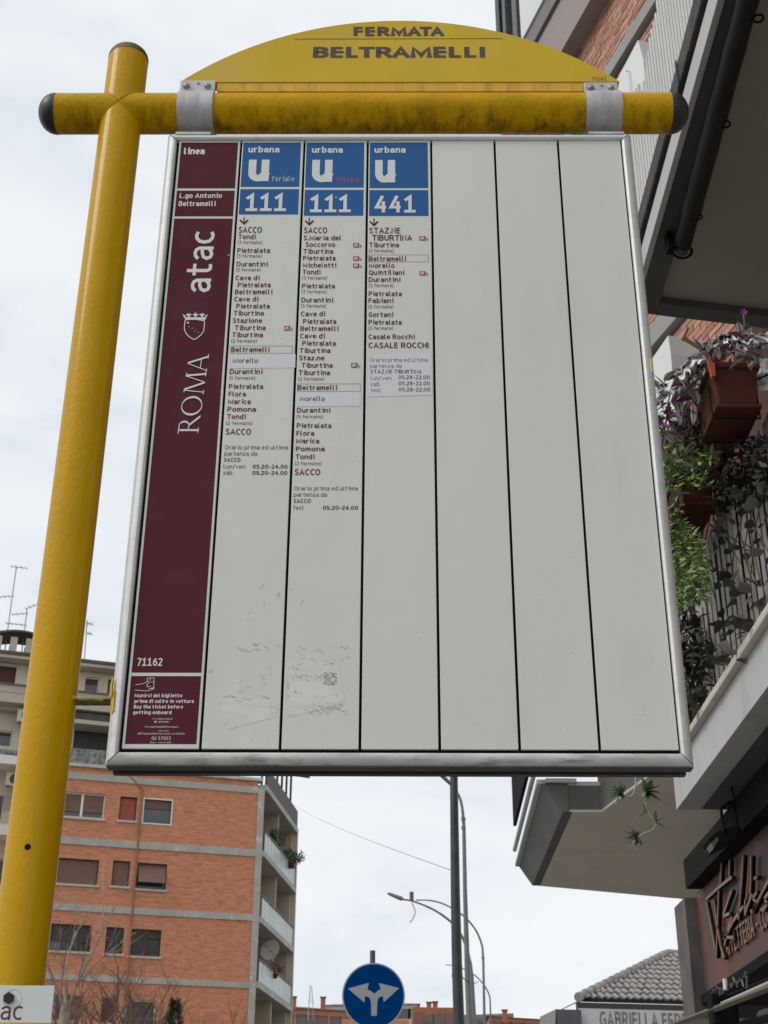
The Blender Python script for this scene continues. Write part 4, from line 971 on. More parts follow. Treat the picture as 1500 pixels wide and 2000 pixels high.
# ------------------------------------------------------------------ far buildings along the horizon
M['far_glass'] = mat('far window', (0.14, 0.125, 0.12), 0.6, var=0.3, scale=0.3)  # far colours are lightened, distance haze is put into the colour
M['roof_far'] = mat('brown tiled roof', (0.18, 0.10, 0.08), 0.9, var=0.2, scale=1.5)
M['salmon'] = mat('salmon plaster', (0.52, 0.25, 0.17), 0.9, var=0.08, scale=0.2)
M['orange_far'] = mat('orange plaster', (0.50, 0.21, 0.10), 0.9, var=0.10, scale=0.2)
M['brick_red_far'] = mat('red brick', (0.33, 0.12, 0.075), 0.9, var=0.12, scale=0.4)
M['white_far'] = mat('white plaster', (0.60, 0.58, 0.54), 0.9, var=0.06, scale=0.3)
def far_block(Y, u0, u1, vt, slope, wallm, label, roofm=None, rv=0, rows=2, cols=6, winm='far_glass', band=True):
    P0 = atY(u0, vt, Y); P1 = atY(u1, vt + slope, Y); W_ = (P1 - P0).x
    t = empty('apartment_building', (P0.x, Y, 0), 0, label, 'apartment building', None)
    zt = P0.z; dz = P1.z - P0.z; mb = MB()
    mb.prism([(0, 0, 0), (W_, 0, 0), (W_, 0, zt + dz), (0, 0, zt)], (0, 12, 0)); mb.build('wall', wallm, t)
    if roofm:
        rz = atY(u0, vt - rv, Y).z - zt
        MB().add([(-.5, -.6, zt), (W_ + .5, -.6, zt + dz), (W_ + .5, 12.6, zt + dz), (-.5, 12.6, zt), (W_ * .14, 6, zt + rz), (W_ * .72, 6, zt + rz + dz * .72)],
                 [(0, 1, 5, 4), (1, 2, 5), (2, 3, 4, 5), (3, 0, 4), (0, 3, 2, 1)]).build('roof', roofm, t)
    fh = 3.1
    for r in range(rows):
        for c in range(cols):
            x = W_ * (c + .5) / cols; q = zt + dz * x / W_ - .7 - r * fh
            w_ = .55 + .3 * ((c * 7 + r * 3) % 3) * .5
            wo = MB().box(x - w_, x + w_, -.06, .0, q - 1.5, q).build('window', M[winm if (c + r) % 3 else 'shutter_brown'], t)
    if band:
        for r in range(rows): MB().box(-.1, W_ + .1, -.5, 0, zt - .25 - (r + .82) * fh + min(dz, 0), zt - .05 - (r + .82) * fh + min(dz, 0)).build('balcony_slab', M['white_far'], t)
    return t
far_block(190, 556, 688, 1968, 8, M['salmon'], 'salmon block with brown hipped roof beside the brick block', M['roof_far'], 14, 2, 6)
far_block(230, 632, 815, 1964, -3, M['white_far'], 'white block behind the round blue sign', mat('pale zinc roof', (.28, .29, .28), .8), 13, 2, 12)
far_block(185, 668, 800, 1990, 2, M['orange_far'], 'low orange block right behind the round blue sign', None, 0, 1, 5)
t_ = far_block(200, 806, 888, 1967, 1, M['brick_red_far'], 'flat roofed red brick block left of the dark lamp post', None, 0, 2, 4, band=False)
far_block(260, 888, 1003, 1983, -4, M['clutter'], 'grey and brown terraces just right of the dark lamp post', None, 0, 1, 6)
far_block(250, 955, 1078, 1985, 8, M['orange_far'], 'long low orange block near the tiled roof', M['roof_far'], 6, 1, 9, band=False)
for (u, v0, v1, Y, lab) in ((606, 1925, 1960, 180, 'faint lattice mast above the salmon block'), ):
    P0, P1 = atY(u, v1, Y), atY(u, v0, Y)
    t = empty('radio_mast', P0, 0, lab, 'mast'); mb = MB(); h = (P1 - P0).z
    for k in range(3):
        a = 2 * math.pi * k / 3; mb.tube([(.5 * math.cos(a), .5 * math.sin(a), -2), (.12 * math.cos(a), .12 * math.sin(a), h)], .035, 4)
    for k in range(8): mb.tube([(.5 - k * .045, 0, h * k / 8), (-.25 + k * .02, .4 - k * .04, h * (k + 1) / 8)], .025, 4)
    mb.build('lattice', M['antenna'], t)
for i, (u, v) in enumerate(((574, 1952), (631, 1953), (838, 1963), (850, 1962), (986, 1978))):
    P0 = atY(u, v + 4, 185); t = empty('chimney_stack', P0, 0, ['chimney stack on the left end of the brown hipped roof', 'chimney stack on the right end of the brown hipped roof', 'left one of two stacks on the red brick block', 'right one of two stacks on the red brick block', 'stack on the long low orange block'][i], 'chimney')
    MB().box(-.3, .3, -.3, .3, -1, .5).build('shaft', M['brick_red_far'], t); MB().box(-.4, .4, -.4, .4, .503, .62).build('cap', M['roof_far'], t)

# ------------------------------------------------------------------ street lamps, wires, round sign
M['post_dark'] = mat('dark grey painted steel', (0.045, 0.051, 0.055), 0.5, 0.2, var=0.3, scale=5, bump=0.1, bscale=30)
M['post_grey'] = mat('galvanised lamp post', (0.17, 0.18, 0.18), 0.5, 0.2, var=0.12, scale=3)
M['post_light'] = mat('light galvanised lamp post', (0.24, 0.25, 0.25), 0.5, 0.2, var=0.1, scale=3)
def smooth_path(pts, n=6):
    res = []
    P = [pts[0]] + list(pts) + [pts[-1]]
    for i in range(1, len(P) - 2):
        for k in range(n):
            t = k / n; a, b, c, d = [Vector(q) for q in P[i - 1:i + 3]]
            res.append(.5 * ((2 * b) + (c - a) * t + (2 * a - 5 * b + 4 * c - d) * t * t + (3 * b - a - 3 * c + d) * t ** 3))
    res.append(Vector(pts[-1])); return res
def lamp(Y, arm, pole, label, m, head=None, collars=()):
    """arm/pole: lists of (u, v, width px) at distance Y; the pole is carried down to the ground"""
    foot = atY(pole[-1][0], pole[-1][1], Y); base = Vector((foot.x, Y, 0))
    t = empty('street_lamp', base, 0, label, 'street lamp', 'street lamps along the road')
    def conv(l): return [atY(u, v, Y) - base for u, v, w_ in l], [w_ / 2 * pxsize(atY(u, v, Y)) for u, v, w_ in l]
    P, W_ = conv(pole); P.append(Vector((0, 0, 0))); P[-1].x = P[-2].x; W_.append(W_[-1] * 1.25)
    MB().tube(P, W_, 12).build('pole', m, t, smooth=True)
    if arm:
        P, W_ = conv(arm); PP = smooth_path(P, 5); WW = [W_[min(int(i / 5), len(W_) - 1)] for i in range(len(PP))]
        MB().tube(PP, WW, 8).build('arm', m, t, smooth=True)
    for (u, v, w_, h) in collars:
        p = atY(u, v, Y) - base; r = w_ / 2 * pxsize(atY(u, v, Y)); MB().tube([p - Vector((0, 0, h / 2)), p + Vector((0, 0, h / 2))], r, 12).build('collar', m, t)
    if head:
        (ua, va, ub, vb, th) = head
        a, b = atY(ua, va, Y) - base, atY(ub, vb, Y) - base; s_ = pxsize(a + base)
        MB().tube([a, a.lerp(b, .12), a.lerp(b, .3), a.lerp(b, .85), b], [th * .25 * s_, th * .42 * s_, th * .5 * s_, th * .62 * s_, th * .2 * s_], 10).build('lamp_head', M['post_light'], t, smooth=True)
    return t
lamp(20, [(845, 1500, 3), (862, 1517, 3.5), (880, 1533, 4)], [(886, 1330, 13), (886.5, 1520, 15.5), (889.5, 1750, 18.5), (893, 1900, 20.5), (897, 2010, 22)],
     'thick dark grey street lamp post, nearest of the row', M['post_dark'], collars=((893, 1905, 21.5, .04),))
lamp(27, [(850, 1500, 5), (880, 1530, 5), (897, 1556, 5.5), (903, 1580, 6), (904.5, 1597, 6.5)], [(904.5, 1595, 6.5), (906, 1615, 7), (908.5, 1750, 8.5), (913, 1900, 11), (918, 2010, 14)],
     'grey street lamp just right of the thick dark post', M['post_grey'], collars=((905, 1600, 9, .05), (905.3, 1617, 9, .05)))
lamp(33, [(789, 1757, 3.5), (806, 1760, 3.5), (835, 1771, 4), (862, 1786, 4.5), (885, 1805, 5), (903, 1830, 5.5), (913, 1858, 6), (918, 1880, 6.5)], [(918, 1878, 7), (921, 1910, 9), (926, 2010, 11)],
     'street lamp with its long flat lamp head reaching left', M['post_grey'], head=(757, 1744.5, 789, 1757, 7), collars=())
P0 = atY(804, 1759, 33)
t = empty('hanging_strip', P0, 0, 'pale torn strip dangling from the arm of the long lamp', 'plastic strip')
MB().tube(smooth_path([Vector((0, 0, -.05)), Vector((.08, 0, -.25)), Vector((.02, 0, -.42)), Vector((-.05, 0, -.5))], 4), .02, 5).build('strip', M['white_plate'], t)
MB().tube([Vector((0, 0, 0)), Vector((0, 0, .2))], .05, 6).build('sensor', M['iron'], t)
lamp(45, [(812, 1758, 2.5), (838, 1758.5, 3), (862, 1764, 3), (885, 1775, 3.5), (910, 1793, 3.5), (930, 1818, 4), (941, 1845, 4.2), (943, 1862, 4.5)], [(943, 1860, 4.5), (944, 1880, 4.5), (946.5, 2010, 5.5)],
     'slender street lamp curving left, third from the thick post', M['post_grey'], collars=((943.4, 1871, 6, .08),))
lamp(70, [(870, 1884, 1.5), (884, 1886, 2), (905, 1892, 2.2), (930, 1907, 2.4), (948, 1928, 2.8), (956, 1945, 3), (957.5, 1960, 3)], [(957.5, 1958, 3), (959, 2010, 3.6)],
     'farthest thin curved street lamp, lowest in the row', M['post_grey'])
def wire(a, b, sag, r, label, n=14):
    mb = MB(); pts = []
    for k in range(n + 1):
        t = k / n; p = a.lerp(b, t); p.z -= sag * 4 * t * (1 - t); pts.append(p)
    mb.tube(pts, r, 4); o = mb.build('overhead_wire', M['iron'], None); tag(o, label, 'wire')
wire(atY(574, 1573, 66), atY(882, 1700, 20.05), .12, .005, 'thin wire from the brick block to the thick dark post')
wire(atY(893, 1900, 20.1), atY(935, 1916, 45), .1, .012, 'short wire running right from the thick dark post')

def round_sign():
    Y = 12.6
    c = atY(729.5, 1944.5, Y); r = 61.5 * pxsize(c)
    t = empty('direction_sign', (c.x, Y, 0), 0, 'round blue road sign with two white arrows pointing left and right', 'road sign')
    z = c.z; n = 56
    ring_ = lambda rr, y: [(rr * math.cos(2 * math.pi * i / n), y, z + rr * math.sin(2 * math.pi * i / n)) for i in range(n)]
    MB().prism(ring_(r, 0), (0, .012, 0)).build('disc', mat('grey aluminium back', (.38, .40, .41), .5, .3), t, smooth=True)
    MB().add(ring_(r * .955, -.002), [tuple(range(n))]).build('blue_face', mat('deep blue reflective sheet', (0.0005, 0.045, 0.19), 0.9, var=0.03, spec=0.0), t)
    P = lambda u, v, k=1: (atY(u, v, Y).x - c.x, -.003 - .0006 * k, atY(u, v, Y).z)
    k_ = 1 / 2.8846
    q = lambda x, y, k=1: P(540 + x * k_, 1500 + y * k_, k)
    mb = MB()
    mb.add([q(534, 1396), q(566, 1396), q(567, 1330), q(572, 1300), q(585, 1289), q(600, 1286), q(604, 1320), q(692, 1240), q(576, 1212), q(588, 1246), q(570, 1256), q(552, 1272),
            q(534, 1258), q(512, 1247), q(521, 1211), q(402, 1243), q(496, 1322), q(498, 1286), q(516, 1290), q(528, 1300), q(533, 1330)],
           [(0, 1, 2, 20), (20, 2, 3, 19), (19, 3, 4, 11, 18), (11, 10, 4), (4, 10, 5), (5, 10, 9), (5, 9, 7, 6), (9, 8, 7), (11, 12, 18), (12, 13, 17, 18), (13, 15, 17), (17, 15, 16), (13, 14, 15)])
    mb.build('white_arrows', mat('grey white arrow sheet', (.34, .35, .37), .5, var=.03), t)
    pr = 5.3 * pxsize(c); zt = atY(727, 1857, Y + .05).z; px_ = atY(727.5, 1890, Y + .05).x - c.x
    MB().tube([(px_, .045, 0), (px_, .045, zt)], pr, 16).build('post', mat('dull post', (.10, .10, .10), .6, .3, var=.3), t, smooth=True)
    for dz in (-.2, .2): MB().box(px_ - .06, px_ + .06, .0125, .03, z + dz - .02, z + dz + .02).build('clamp', M['galv'], t)
round_sign()

# ------------------------------------------------------------------ bare trees at lower left
M['bark'] = mat('brown bark', (0.17, 0.105, 0.075), 0.9, var=0.35, scale=5)
M['bark_pale'] = mat('pale bark', (0.30, 0.24, 0.19), 0.9, var=0.3, scale=5)
def tree(u, v, Y, label, seed, m, spread, L0, n_main, lean=0.0, depth=4, gz=0.75):
    rr = random.Random(seed); b = atY(u, v, Y); base = Vector((b.x, Y, 0)); top = b.z
    t = empty('bare_tree', base, 0, label, 'tree')
    MB().tube([(0, 0, 0), (.06, 0, top * .5), (lean * .3, 0, top)], [.17, .13, .10], 10).build('trunk', m, t, smooth=True)
    mb = MB()
    def grow_(p, d, L, r, lv):
        n = 4; pts = [p]; q = Vector(p); dd = Vector(d)
        for k in range(n):
            dd = (dd + Vector((rr.gauss(0, .10), rr.gauss(0, .10), rr.gauss(.03, .08)))).normalized(); q = q + dd * L / n; pts.append(q.copy())
        mb.tube(pts, [r * (1 - .6 * k / n) for k in range(n + 1)], 5 if lv > 1 else 4, cap=False)
        if lv <= 0: return
        for _ in range(rr.choice((3, 4)) if lv > 1 else 3):
            k = rr.uniform(.3, 1.0); pp = pts[min(int(k * n), n)]
            a = Vector((rr.gauss(0, 1), rr.gauss(0, 1), rr.gauss(.35, .5))).normalized(); nd = (dd * gz + a * .55).normalized()
            grow_(pp, nd, L * rr.uniform(.45, .75), max(r * .48, .0042), lv - 1)
    for k in range(n_main):
        a = 2 * math.pi * k / n_main + rr.uniform(-.3, .3); e_ = rr.uniform(.35, 1.0) * spread
        d = Vector((math.cos(a) * e_, math.sin(a) * e_, 1)).normalized(); grow_(Vector((lean * .3, 0, top - rr.uniform(0, .3))), d, L0 * rr.uniform(.7, 1.1), .036, depth - 1)
    mb.build('branches', m, t)
    return t
tree(262, 2045, 38, 'bare tree with a fan of twigs in front of the brick block', 11, M['bark'], 1.3, 1.9, 9)
tree(112, 1960, 30, 'slender pale bare tree right beside the yellow pole', 5, M['bark_pale'], .5, 2.2, 3, lean=.6)
tree(150, 2080, 33, 'dense bare brushwood low behind the white plate', 9, M['bark'], 1.2, 1.7, 8)
tree(405, 2100, 42, 'small bare tree under the right end of the brick wall', 23, M['bark'], 1.2, 1.6, 6)
M['conifer'] = mat('dark conifer green', (0.035, 0.05, 0.018), 0.85, var=0.5, scale=5)
def conifer():
    Y = 36; p = atY(343, 1955, Y); t = empty('young_conifer', (p.x, Y, 0), 0, 'narrow dark green conifer before the brick wall', 'tree')
    MB().tube([(0, 0, 0), (0, 0, p.z)], [.1, .02], 8).build('trunk', M['bark'], t); rr = random.Random(2); mb = MB()
    for _ in range(1500):
        h = rr.random() ** .8; r = (1 - h) * .75 * math.sqrt(rr.random()) + .04; a = rr.uniform(0, 6.28); q = Vector((r * math.cos(a), r * math.sin(a), p.z - (1 - h) * 3.4))
        d = Vector((math.cos(a), math.sin(a), rr.uniform(.2, 1.2))).normalized(); s_ = d.orthogonal().normalized() * .02
        mb.add([q - s_, q + s_, q + d * .16], [(0, 1, 2)])
    mb.build('crown', M['conifer'], t, kind='stuff')
conifer()

# ------------------------------------------------------------------ kiosk with the tiled roof
M['roof_tile'] = mat('weathered pinkish grey roof tile', (0.29, 0.27, 0.26), 0.9, var=0.22, scale=2.5, dirt=(.16, .15, .10), dirt_amt=.6, dscale=3, dlo=.55, dhi=.75)
def tiled_house():
    YE = 36.0
    E0 = atY(1130, 1952, YE); dE = R(9)
    FK = Frame((E0.x, E0.y, 0), dE)
    t = empty('tile_roofed_shop', FK.o, dE, 'low shop with a hipped roof of curved tiles and a white name sign', 'shop')
    W_ = 7.5; ze = E0.z
    ridge = FK.px(1306, 1864, 4.0)
    rx, rz = ridge; ry = 4.0; rise = rz - ze; sl = math.hypot(ry, rise)
    # roof underlay
    MB().add([(0, -.02, ze - .06), (W_, -.02, ze - .06), (W_, ry, rz - .06), (rx, ry, rz - .06), (0, 2 * ry, ze - .06)], [(0, 1, 2, 3), (0, 3, 4)]).build('roof_underlay', mat('dark tile underlay', (.035, .033, .022), .95, var=.4), t)  # plain dark sheet under the tiles, seen in the gaps between them
    MB().box(.1, W_, .15, 7.6, 0, ze - .62).build('wall', M['plaster_dim'], t)
    MB().box(-.05, W_, -.06, .1, ze - .40, ze - .075).build('fascia', M['frame_dark'], t)
    # tiles
    pitch = 0.192; nrow = 10; rl = sl / nrow
    up = Vector((0, ry / sl, rise / sl)); nrm = Vector((0, -rise / sl, ry / sl))
    mb = MB(); nn = 6; vs = []; fs = []
    L_ = rl * 1.18
    for i, (s_, rr_, lift) in enumerate(((0, .076, .040), (1, .060, .008))):
        for k in range(nn + 1):
            a = math.pi * k / nn; vs.append((math.cos(a) * rr_, 0 + L_ * s_, math.sin(a) * rr_ * .85 + lift))
    for k in range(nn): fs.append((k, k + 1, nn + 2 + k, nn + 1 + k))
    for k in range(nn + 1): pass
    b = len(vs)
    for k in range(nn + 1):
        a = math.pi * k / nn; vs.append((math.cos(a) * .060, 0, math.sin(a) * .060 * .85 + .018))
    for k in range(nn): fs.append((k, b + k, b + k + 1, k + 1))
    mb.add(vs, fs); src = mb.build('tile', M['roof_tile'], t, smooth=False)
    ang = math.atan2(rise, ry); rnd = random.Random(4); first = True; cnt = 0; far = MB()
    for r in range(nrow):
        for c in range(int(W_ / pitch)):
            x = pitch * (c + .5); s_ = r * rl
            xm = rx * (s_ + rl * .3) / sl
            if x < xm + .03: continue
            p = Vector((x, 0, ze)) + up * s_ + nrm * 0.0
            if x < 5.2:
                o = src if first else inst(src, t, (0, 0, 0)); first = False
                o.location = p + Vector((rnd.uniform(-.008, .008), 0, 0)); o.rotation_euler = (ang + rnd.uniform(-.02, .02), 0, rnd.uniform(-.03, .03)); cnt += 1
    # hip and ridge tiles
    A0, B0 = Vector((0, 0, ze + .05)), Vector((rx, ry, rz + .05)); n = 15; d = (B0 - A0) / n
    for k in range(n):
        p = A0 + d * k; MB().tube([p, p + d * 1.12], [.125, .095], 10).build('hip_tile', M['roof_tile'], t)
    for k in range(8):
        p = B0 + Vector((.26 * k, 0, 0)); MB().tube([p + Vector((0, 0, 0)), p + Vector((.3, 0, 0))], [.1, .085], 10).build('ridge_tile', M['roof_tile'], t)
    # sign board
    sg = empty('shop_sign', (0, 0, 0)); sg.parent = t
    x0 = FK.px(1131, 1980, -.12)[0]; z1 = FK.px(1131, 1969, -.12)[1]
    MB().box(x0, W_, -.12, -.07, z1 - 1.1, z1).build('sign_board', mat('dull white sign board', (.52, .53, .53), .6, var=.08, scale=1.5), sg)
    tx = MB(); a = FK.px(1171, 1994, -.12); b_ = FK.px(1345, 1998, -.12); ch = FK.px(1171, 1975, -.12)[1] - FK.px(1171, 2006, -.12)[1]
    put_text(tx, 'GABRIELLA FERR', (a[0], -.123, FK.px(1171, 2006, -.12)[1]), (1, 0, 0), (0, 0, 1), b_[0] - a[0], cap=ch, bold=.014)
    tx.build('lettering', mat('grey lettering', (.17, .17, .18), .6, var=.1), sg)
    g = FK.px(1086, 1971, -.3); h = FK.px(1127, 1969, -.3)
    bb = MB(); bb.box(g[0], h[0] + .1, -.3, 1.2, 0, g[1]); bb.build('side_cabin', mat('slate sheet cladding', (.085, .09, .10), .6, var=.15, scale=2, stretch=(4, 1, .2)), t)
    q = FK.px(1076, 2000, -.3)
    MB().add([(g[0] - .005, -.3, g[1]), (g[0] - .005, 1.2, g[1] ), (q[0] - .4, 1.2, 0), (q[0] - .4, -.3, 0)], [(0, 1, 2, 3)]).build('sloping_side', mat('pale cladding', (.25, .25, .26), .7), t)
    print('tiles', cnt)
tiled_house()
#PART3
# ================================================================== RIGHT SIDE: the building over the pavement
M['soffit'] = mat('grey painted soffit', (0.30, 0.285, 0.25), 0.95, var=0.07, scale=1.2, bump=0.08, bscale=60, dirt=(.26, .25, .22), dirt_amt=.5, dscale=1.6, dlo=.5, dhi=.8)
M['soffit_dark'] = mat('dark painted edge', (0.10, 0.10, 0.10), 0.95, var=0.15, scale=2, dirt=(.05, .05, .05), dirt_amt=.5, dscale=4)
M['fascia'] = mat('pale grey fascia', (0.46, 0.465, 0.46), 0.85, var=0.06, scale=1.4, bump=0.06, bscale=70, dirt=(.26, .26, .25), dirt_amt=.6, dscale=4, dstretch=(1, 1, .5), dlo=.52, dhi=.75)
M['ledge'] = mat('travertine ledge', (0.55, 0.50, 0.43), 0.8, var=0.12, scale=9, stretch=(1, .4, 2), dirt=(.25, .21, .17), dirt_amt=.6, dscale=14, dlo=.5, dhi=.75)
M['gutter'] = mat('rusty dark gutter', (0.045, 0.04, 0.034), 0.8, var=0.5, scale=12, dirt=(.22, .15, .08), dirt_amt=.6, dscale=10, dlo=.58, dhi=.75)
M['roller'] = mat('rolled black awning cloth', (0.012, 0.012, 0.013), 0.9, var=0.5, scale=6, stretch=(1, .3, 1), bump=0.5, bscale=18)
M['brick_near'] = mat('salmon facing brick', (0.47, 0.235, 0.17), 0.9, var=0.10, scale=2, bump=0.3, bscale=60)
M['brick_near_b'] = mat('paler salmon facing brick', (0.54, 0.31, 0.23), 0.9, var=0.1, scale=4, bump=0.3, bscale=60)
M['brick_near_c'] = mat('darker facing brick', (0.38, 0.175, 0.125), 0.9, var=0.1, scale=4, bump=0.3, bscale=60)
M['mortar'] = mat('recessed dark mortar', (0.10, 0.05, 0.035), 0.95, var=0.2, scale=6)
M['band_grey'] = mat('green grey concrete band', (0.30, 0.315, 0.30), 0.9, var=0.06, scale=1.5)
M['white_wall'] = mat('white rendered parapet', (0.74, 0.75, 0.75), 0.9, var=0.03, scale=1)
M['pink_grey'] = mat('pinkish grey panel', (0.33, 0.28, 0.275), 0.9, var=0.06, scale=30, stretch=(1, 1, 1))
M['sheet'] = mat('ribbed pale grey blind', (0.58, 0.585, 0.565), 0.8, var=0.10, scale=3, stretch=(14, 1, .25), dirt=(.40, .36, .30), dirt_amt=.5, dscale=3, dstretch=(8, 1, .3), dlo=.5, dhi=.8)
M['blue_dark'] = mat('dark slate blue frame', (0.035, 0.055, 0.068), 0.5, var=0.2)
M['slat'] = mat('dusty taupe slat', (0.40, 0.37, 0.345), 0.85, var=0.12, scale=8, stretch=(2, 2, .4), dirt=(.18, .16, .14), dirt_amt=.6, dscale=9, dlo=.5, dhi=.8)

def Zr(z): return CAM.z + z
def poly_z(pts, z): return [tuple(atZ(u, v, Zr(z))) for u, v in pts]

def right_building():
    root = empty('apartment_building', (0, 0, 0), 0, 'tall building on the right with overhanging balconies, salmon brick and a ribbed blind', 'apartment building')
    XE = 1.48
    # ---- upper balcony
    bal = empty('balcony', (0, 0, 0)); bal.parent = root
    zs = 4.74
    far_ = [(XE, 6.66), (4.6, 7.25)]
    def slab(name, x0, x1, z0, z1, m, yf0, yf1, y0=-1.5, parent=bal, bevel=0):
        return MB().prism([(x0, y0, Zr(z0)), (x1, y0, Zr(z0)), (x1, yf1, Zr(z0)), (x0, yf0, Zr(z0))], (0, 0, z1 - z0)).build(name, m, parent, bevel=bevel)
    yE = lambda x: 6.66 + (x - XE) * .19
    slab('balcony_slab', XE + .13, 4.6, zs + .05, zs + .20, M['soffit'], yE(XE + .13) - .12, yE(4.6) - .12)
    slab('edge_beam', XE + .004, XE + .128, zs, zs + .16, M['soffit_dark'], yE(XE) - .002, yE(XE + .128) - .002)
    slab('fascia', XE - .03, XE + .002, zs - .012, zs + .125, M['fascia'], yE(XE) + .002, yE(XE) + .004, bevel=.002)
    slab('gutter', XE - .05, XE + .05, zs + .162, zs + .30, M['gutter'], yE(XE), yE(XE), bevel=.01)
    for k in range(5): slab('gutter_bracket', XE - .056, XE - .051, zs + .15, zs + .31, M['gutter'], 6.2 - k * 1.2, 6.2 - k * 1.2, 6.17 - k * 1.2)
    MB().prism([(XE + .13, yE(XE + .13) - .118, Zr(zs - .0)), (XE + .13, yE(XE + .13), Zr(zs)), (4.6, yE(4.6), Zr(zs)), (4.6, yE(4.6) - .118, Zr(zs))], (0, 0, .2)).build('edge_beam', M['soffit_dark'], bal)
    # ---- wall of the near part (behind the plants)
    MB().prism([(3.0, -1.5, 0), (3.4, -1.5, 0), (3.4, 6.9, 0), (3.0, 6.85, 0)], (0, 0, 6.32)).build('wall', M['plaster_dim'], root)
    MB().box(2.99, 3.0, 2.6, 3.9, Zr(2.05), Zr(4.3)).build('balcony_door', M['shutter_dark'], root)
    # ---- lower balcony
    bal2 = empty('balcony', (0, 0, 0)); bal2.parent = root
    z0, z1 = 1.80, 2.035
    yL = lambda x: 6.80 + (x - XE) * .05
    slab('fascia', XE, XE + .12, z0, z1 - .03, M['fascia'], yL(XE), yL(XE + .12), parent=bal2, bevel=.002)
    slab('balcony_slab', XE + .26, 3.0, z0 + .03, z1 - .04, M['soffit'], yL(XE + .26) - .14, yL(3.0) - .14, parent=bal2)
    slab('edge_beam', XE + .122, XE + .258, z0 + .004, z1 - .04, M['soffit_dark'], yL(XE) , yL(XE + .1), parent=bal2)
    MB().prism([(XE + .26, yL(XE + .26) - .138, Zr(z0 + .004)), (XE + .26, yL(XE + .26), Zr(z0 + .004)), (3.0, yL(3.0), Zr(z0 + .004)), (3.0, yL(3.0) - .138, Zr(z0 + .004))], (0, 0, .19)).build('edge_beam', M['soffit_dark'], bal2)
    slab('ledge', XE - .035, XE + .16, z1 - .029, z1 + .004, M['ledge'], 6.84, 6.85, parent=bal2, bevel=.006)
    slab('ledge', XE - .02, XE + .05, z1 + .005, z1 + .030, M['ledge'], 6.83, 6.83, parent=bal2, bevel=.006)
    # railing: posts, rails and the row of slats
    rl = empty('railing', (0, 0, 0)); rl.parent = bal2
    top = 2.90; src = None; y = 6.76; k = 0; rnd = random.Random(8)
    rail = empty('slat_screen', (0, 0, 0)); 
    bpy.data.objects.remove(rail)
    while y > 3.4:
        if src is None:
            src = MB().box(0, .003, -.0285, .0285, 0, .84).build('slat', M['slat'], rl, bevel=.0006); o = src
        else: o = inst(src, rl, (0, 0, 0))
        o.location = (XE + .075 + rnd.uniform(-.003, .003), y, Zr(z1 + .015)); o.rotation_euler = (rnd.uniform(-.01, .01), 0, rnd.uniform(-.06, .06))
        y -= .084; k += 1
    for zz in (z1 + .12, top - .06): MB().box(XE + .094, XE + .12, 3.3, 6.8, Zr(zz), Zr(zz + .035)).build('rail', M['iron'], rl)
    MB().box(XE + .13, XE + .14, 3.3, 6.8, Zr(z1 + .01), Zr(top - .05)).build('gap_shade_sheet', M['black'], rl)  # black sheet added behind the slats, stands in for shade in the gaps
    # ---- neighbouring balcony farther along the street (own slab height)
    bal3 = empty('balcony', (0, 0, 0)); bal3.parent = root
    zb = 2.94; h = .22
    P = lambda u, v: Vector(atZ(u, v, Zr(zb)))
    c_near, c_far = P(1100, 1586), P(1040, 1729)
    c2 = P(1175, 1586); c3 = P(1300, 1492); f2 = P(1345, 1757); f3 = f2 + (f2 - c_far) * .3
    out = [c_far, c_near, c2, c3, Vector((3.4, c3.y - .3, Zr(zb))), Vector((f3.x, f3.y, Zr(zb)))]
    MB().prism([p + Vector((0, 0, .022)) for p in out], (0, 0, h - .022)).build('slab_edge', mat('dark grey slab edge', (.11, .108, .10), .9, var=.08), bal3)
    MB().prism(out, (0, 0, .02)).build('balcony_slab', mat('warm grey soffit', (.50, .475, .43), .95, var=.07, scale=1, dirt=(.36, .33, .28), dirt_amt=.5, dscale=1.5), bal3)
    def edge(a, b, y0, hh, th, m, name):
        d = (b - a).normalized(); n = Vector((d.y, -d.x, 0))
        if n.dot(Vector((c_near + c_far) / 2 - (c2 + f2) / 2)) < 0 and name != 'near_fascia': n = -n
        MB().prism([a + n * .003 + Vector((0, 0, y0)), b + n * .003 + Vector((0, 0, y0)), b + n * th + Vector((0, 0, y0)), a + n * th + Vector((0, 0, y0))], (0, 0, hh)).build(name, m, bal3)
    un, uf = Vector(atY(1058, 1531, c_near.y)), Vector(atY(1014, 1693, c_far.y)); bk = Vector((.03, 0, 0))
    MB().add([c_near - bk * .1, c_far - bk * .1, uf, un, c_near + bk, c_far + bk, uf + bk * 3, un + bk * 3], [(0, 1, 2, 3), (7, 6, 5, 4), (0, 4, 5, 1), (1, 5, 6, 2), (2, 6, 7, 3), (3, 7, 4, 0)]).build('side_fascia', mat('mid grey flared fascia', (.15, .155, .15), .9, var=.12, scale=2), bal3)
    MB().prism([c_near + Vector((.0, 0, -.004)), c_far + Vector((.0, 0, -.004)), c_far + Vector((.075, 0, -.004)), c_near + Vector((.075, 0, -.004))], (0, 0, .003)).build('drip_edge', M['soffit_dark'], bal3)
    yk = Vector((0, -.012, 0)); tp = un.z - c_near.z
    MB().prism([c_near + Vector((-.002, 0, 0)) + yk, c_near + Vector((.05, 0, 0)) + yk, c_near + Vector((.05, 0, tp)) + yk, un + yk], (0, .009, 0)).build('near_fascia', mat('dark grey end face', (.11, .108, .10), .9, var=.08), bal3)
    MB().prism([un + yk + Vector((.03, -.03, .004)), c_near + Vector((.12, -.03, tp + .004)) + yk, c_near + Vector((.12, .1, tp + .004)), un + Vector((.03, .1, .004))], (0, 0, .033)).build('coping', M['fascia'], bal3)
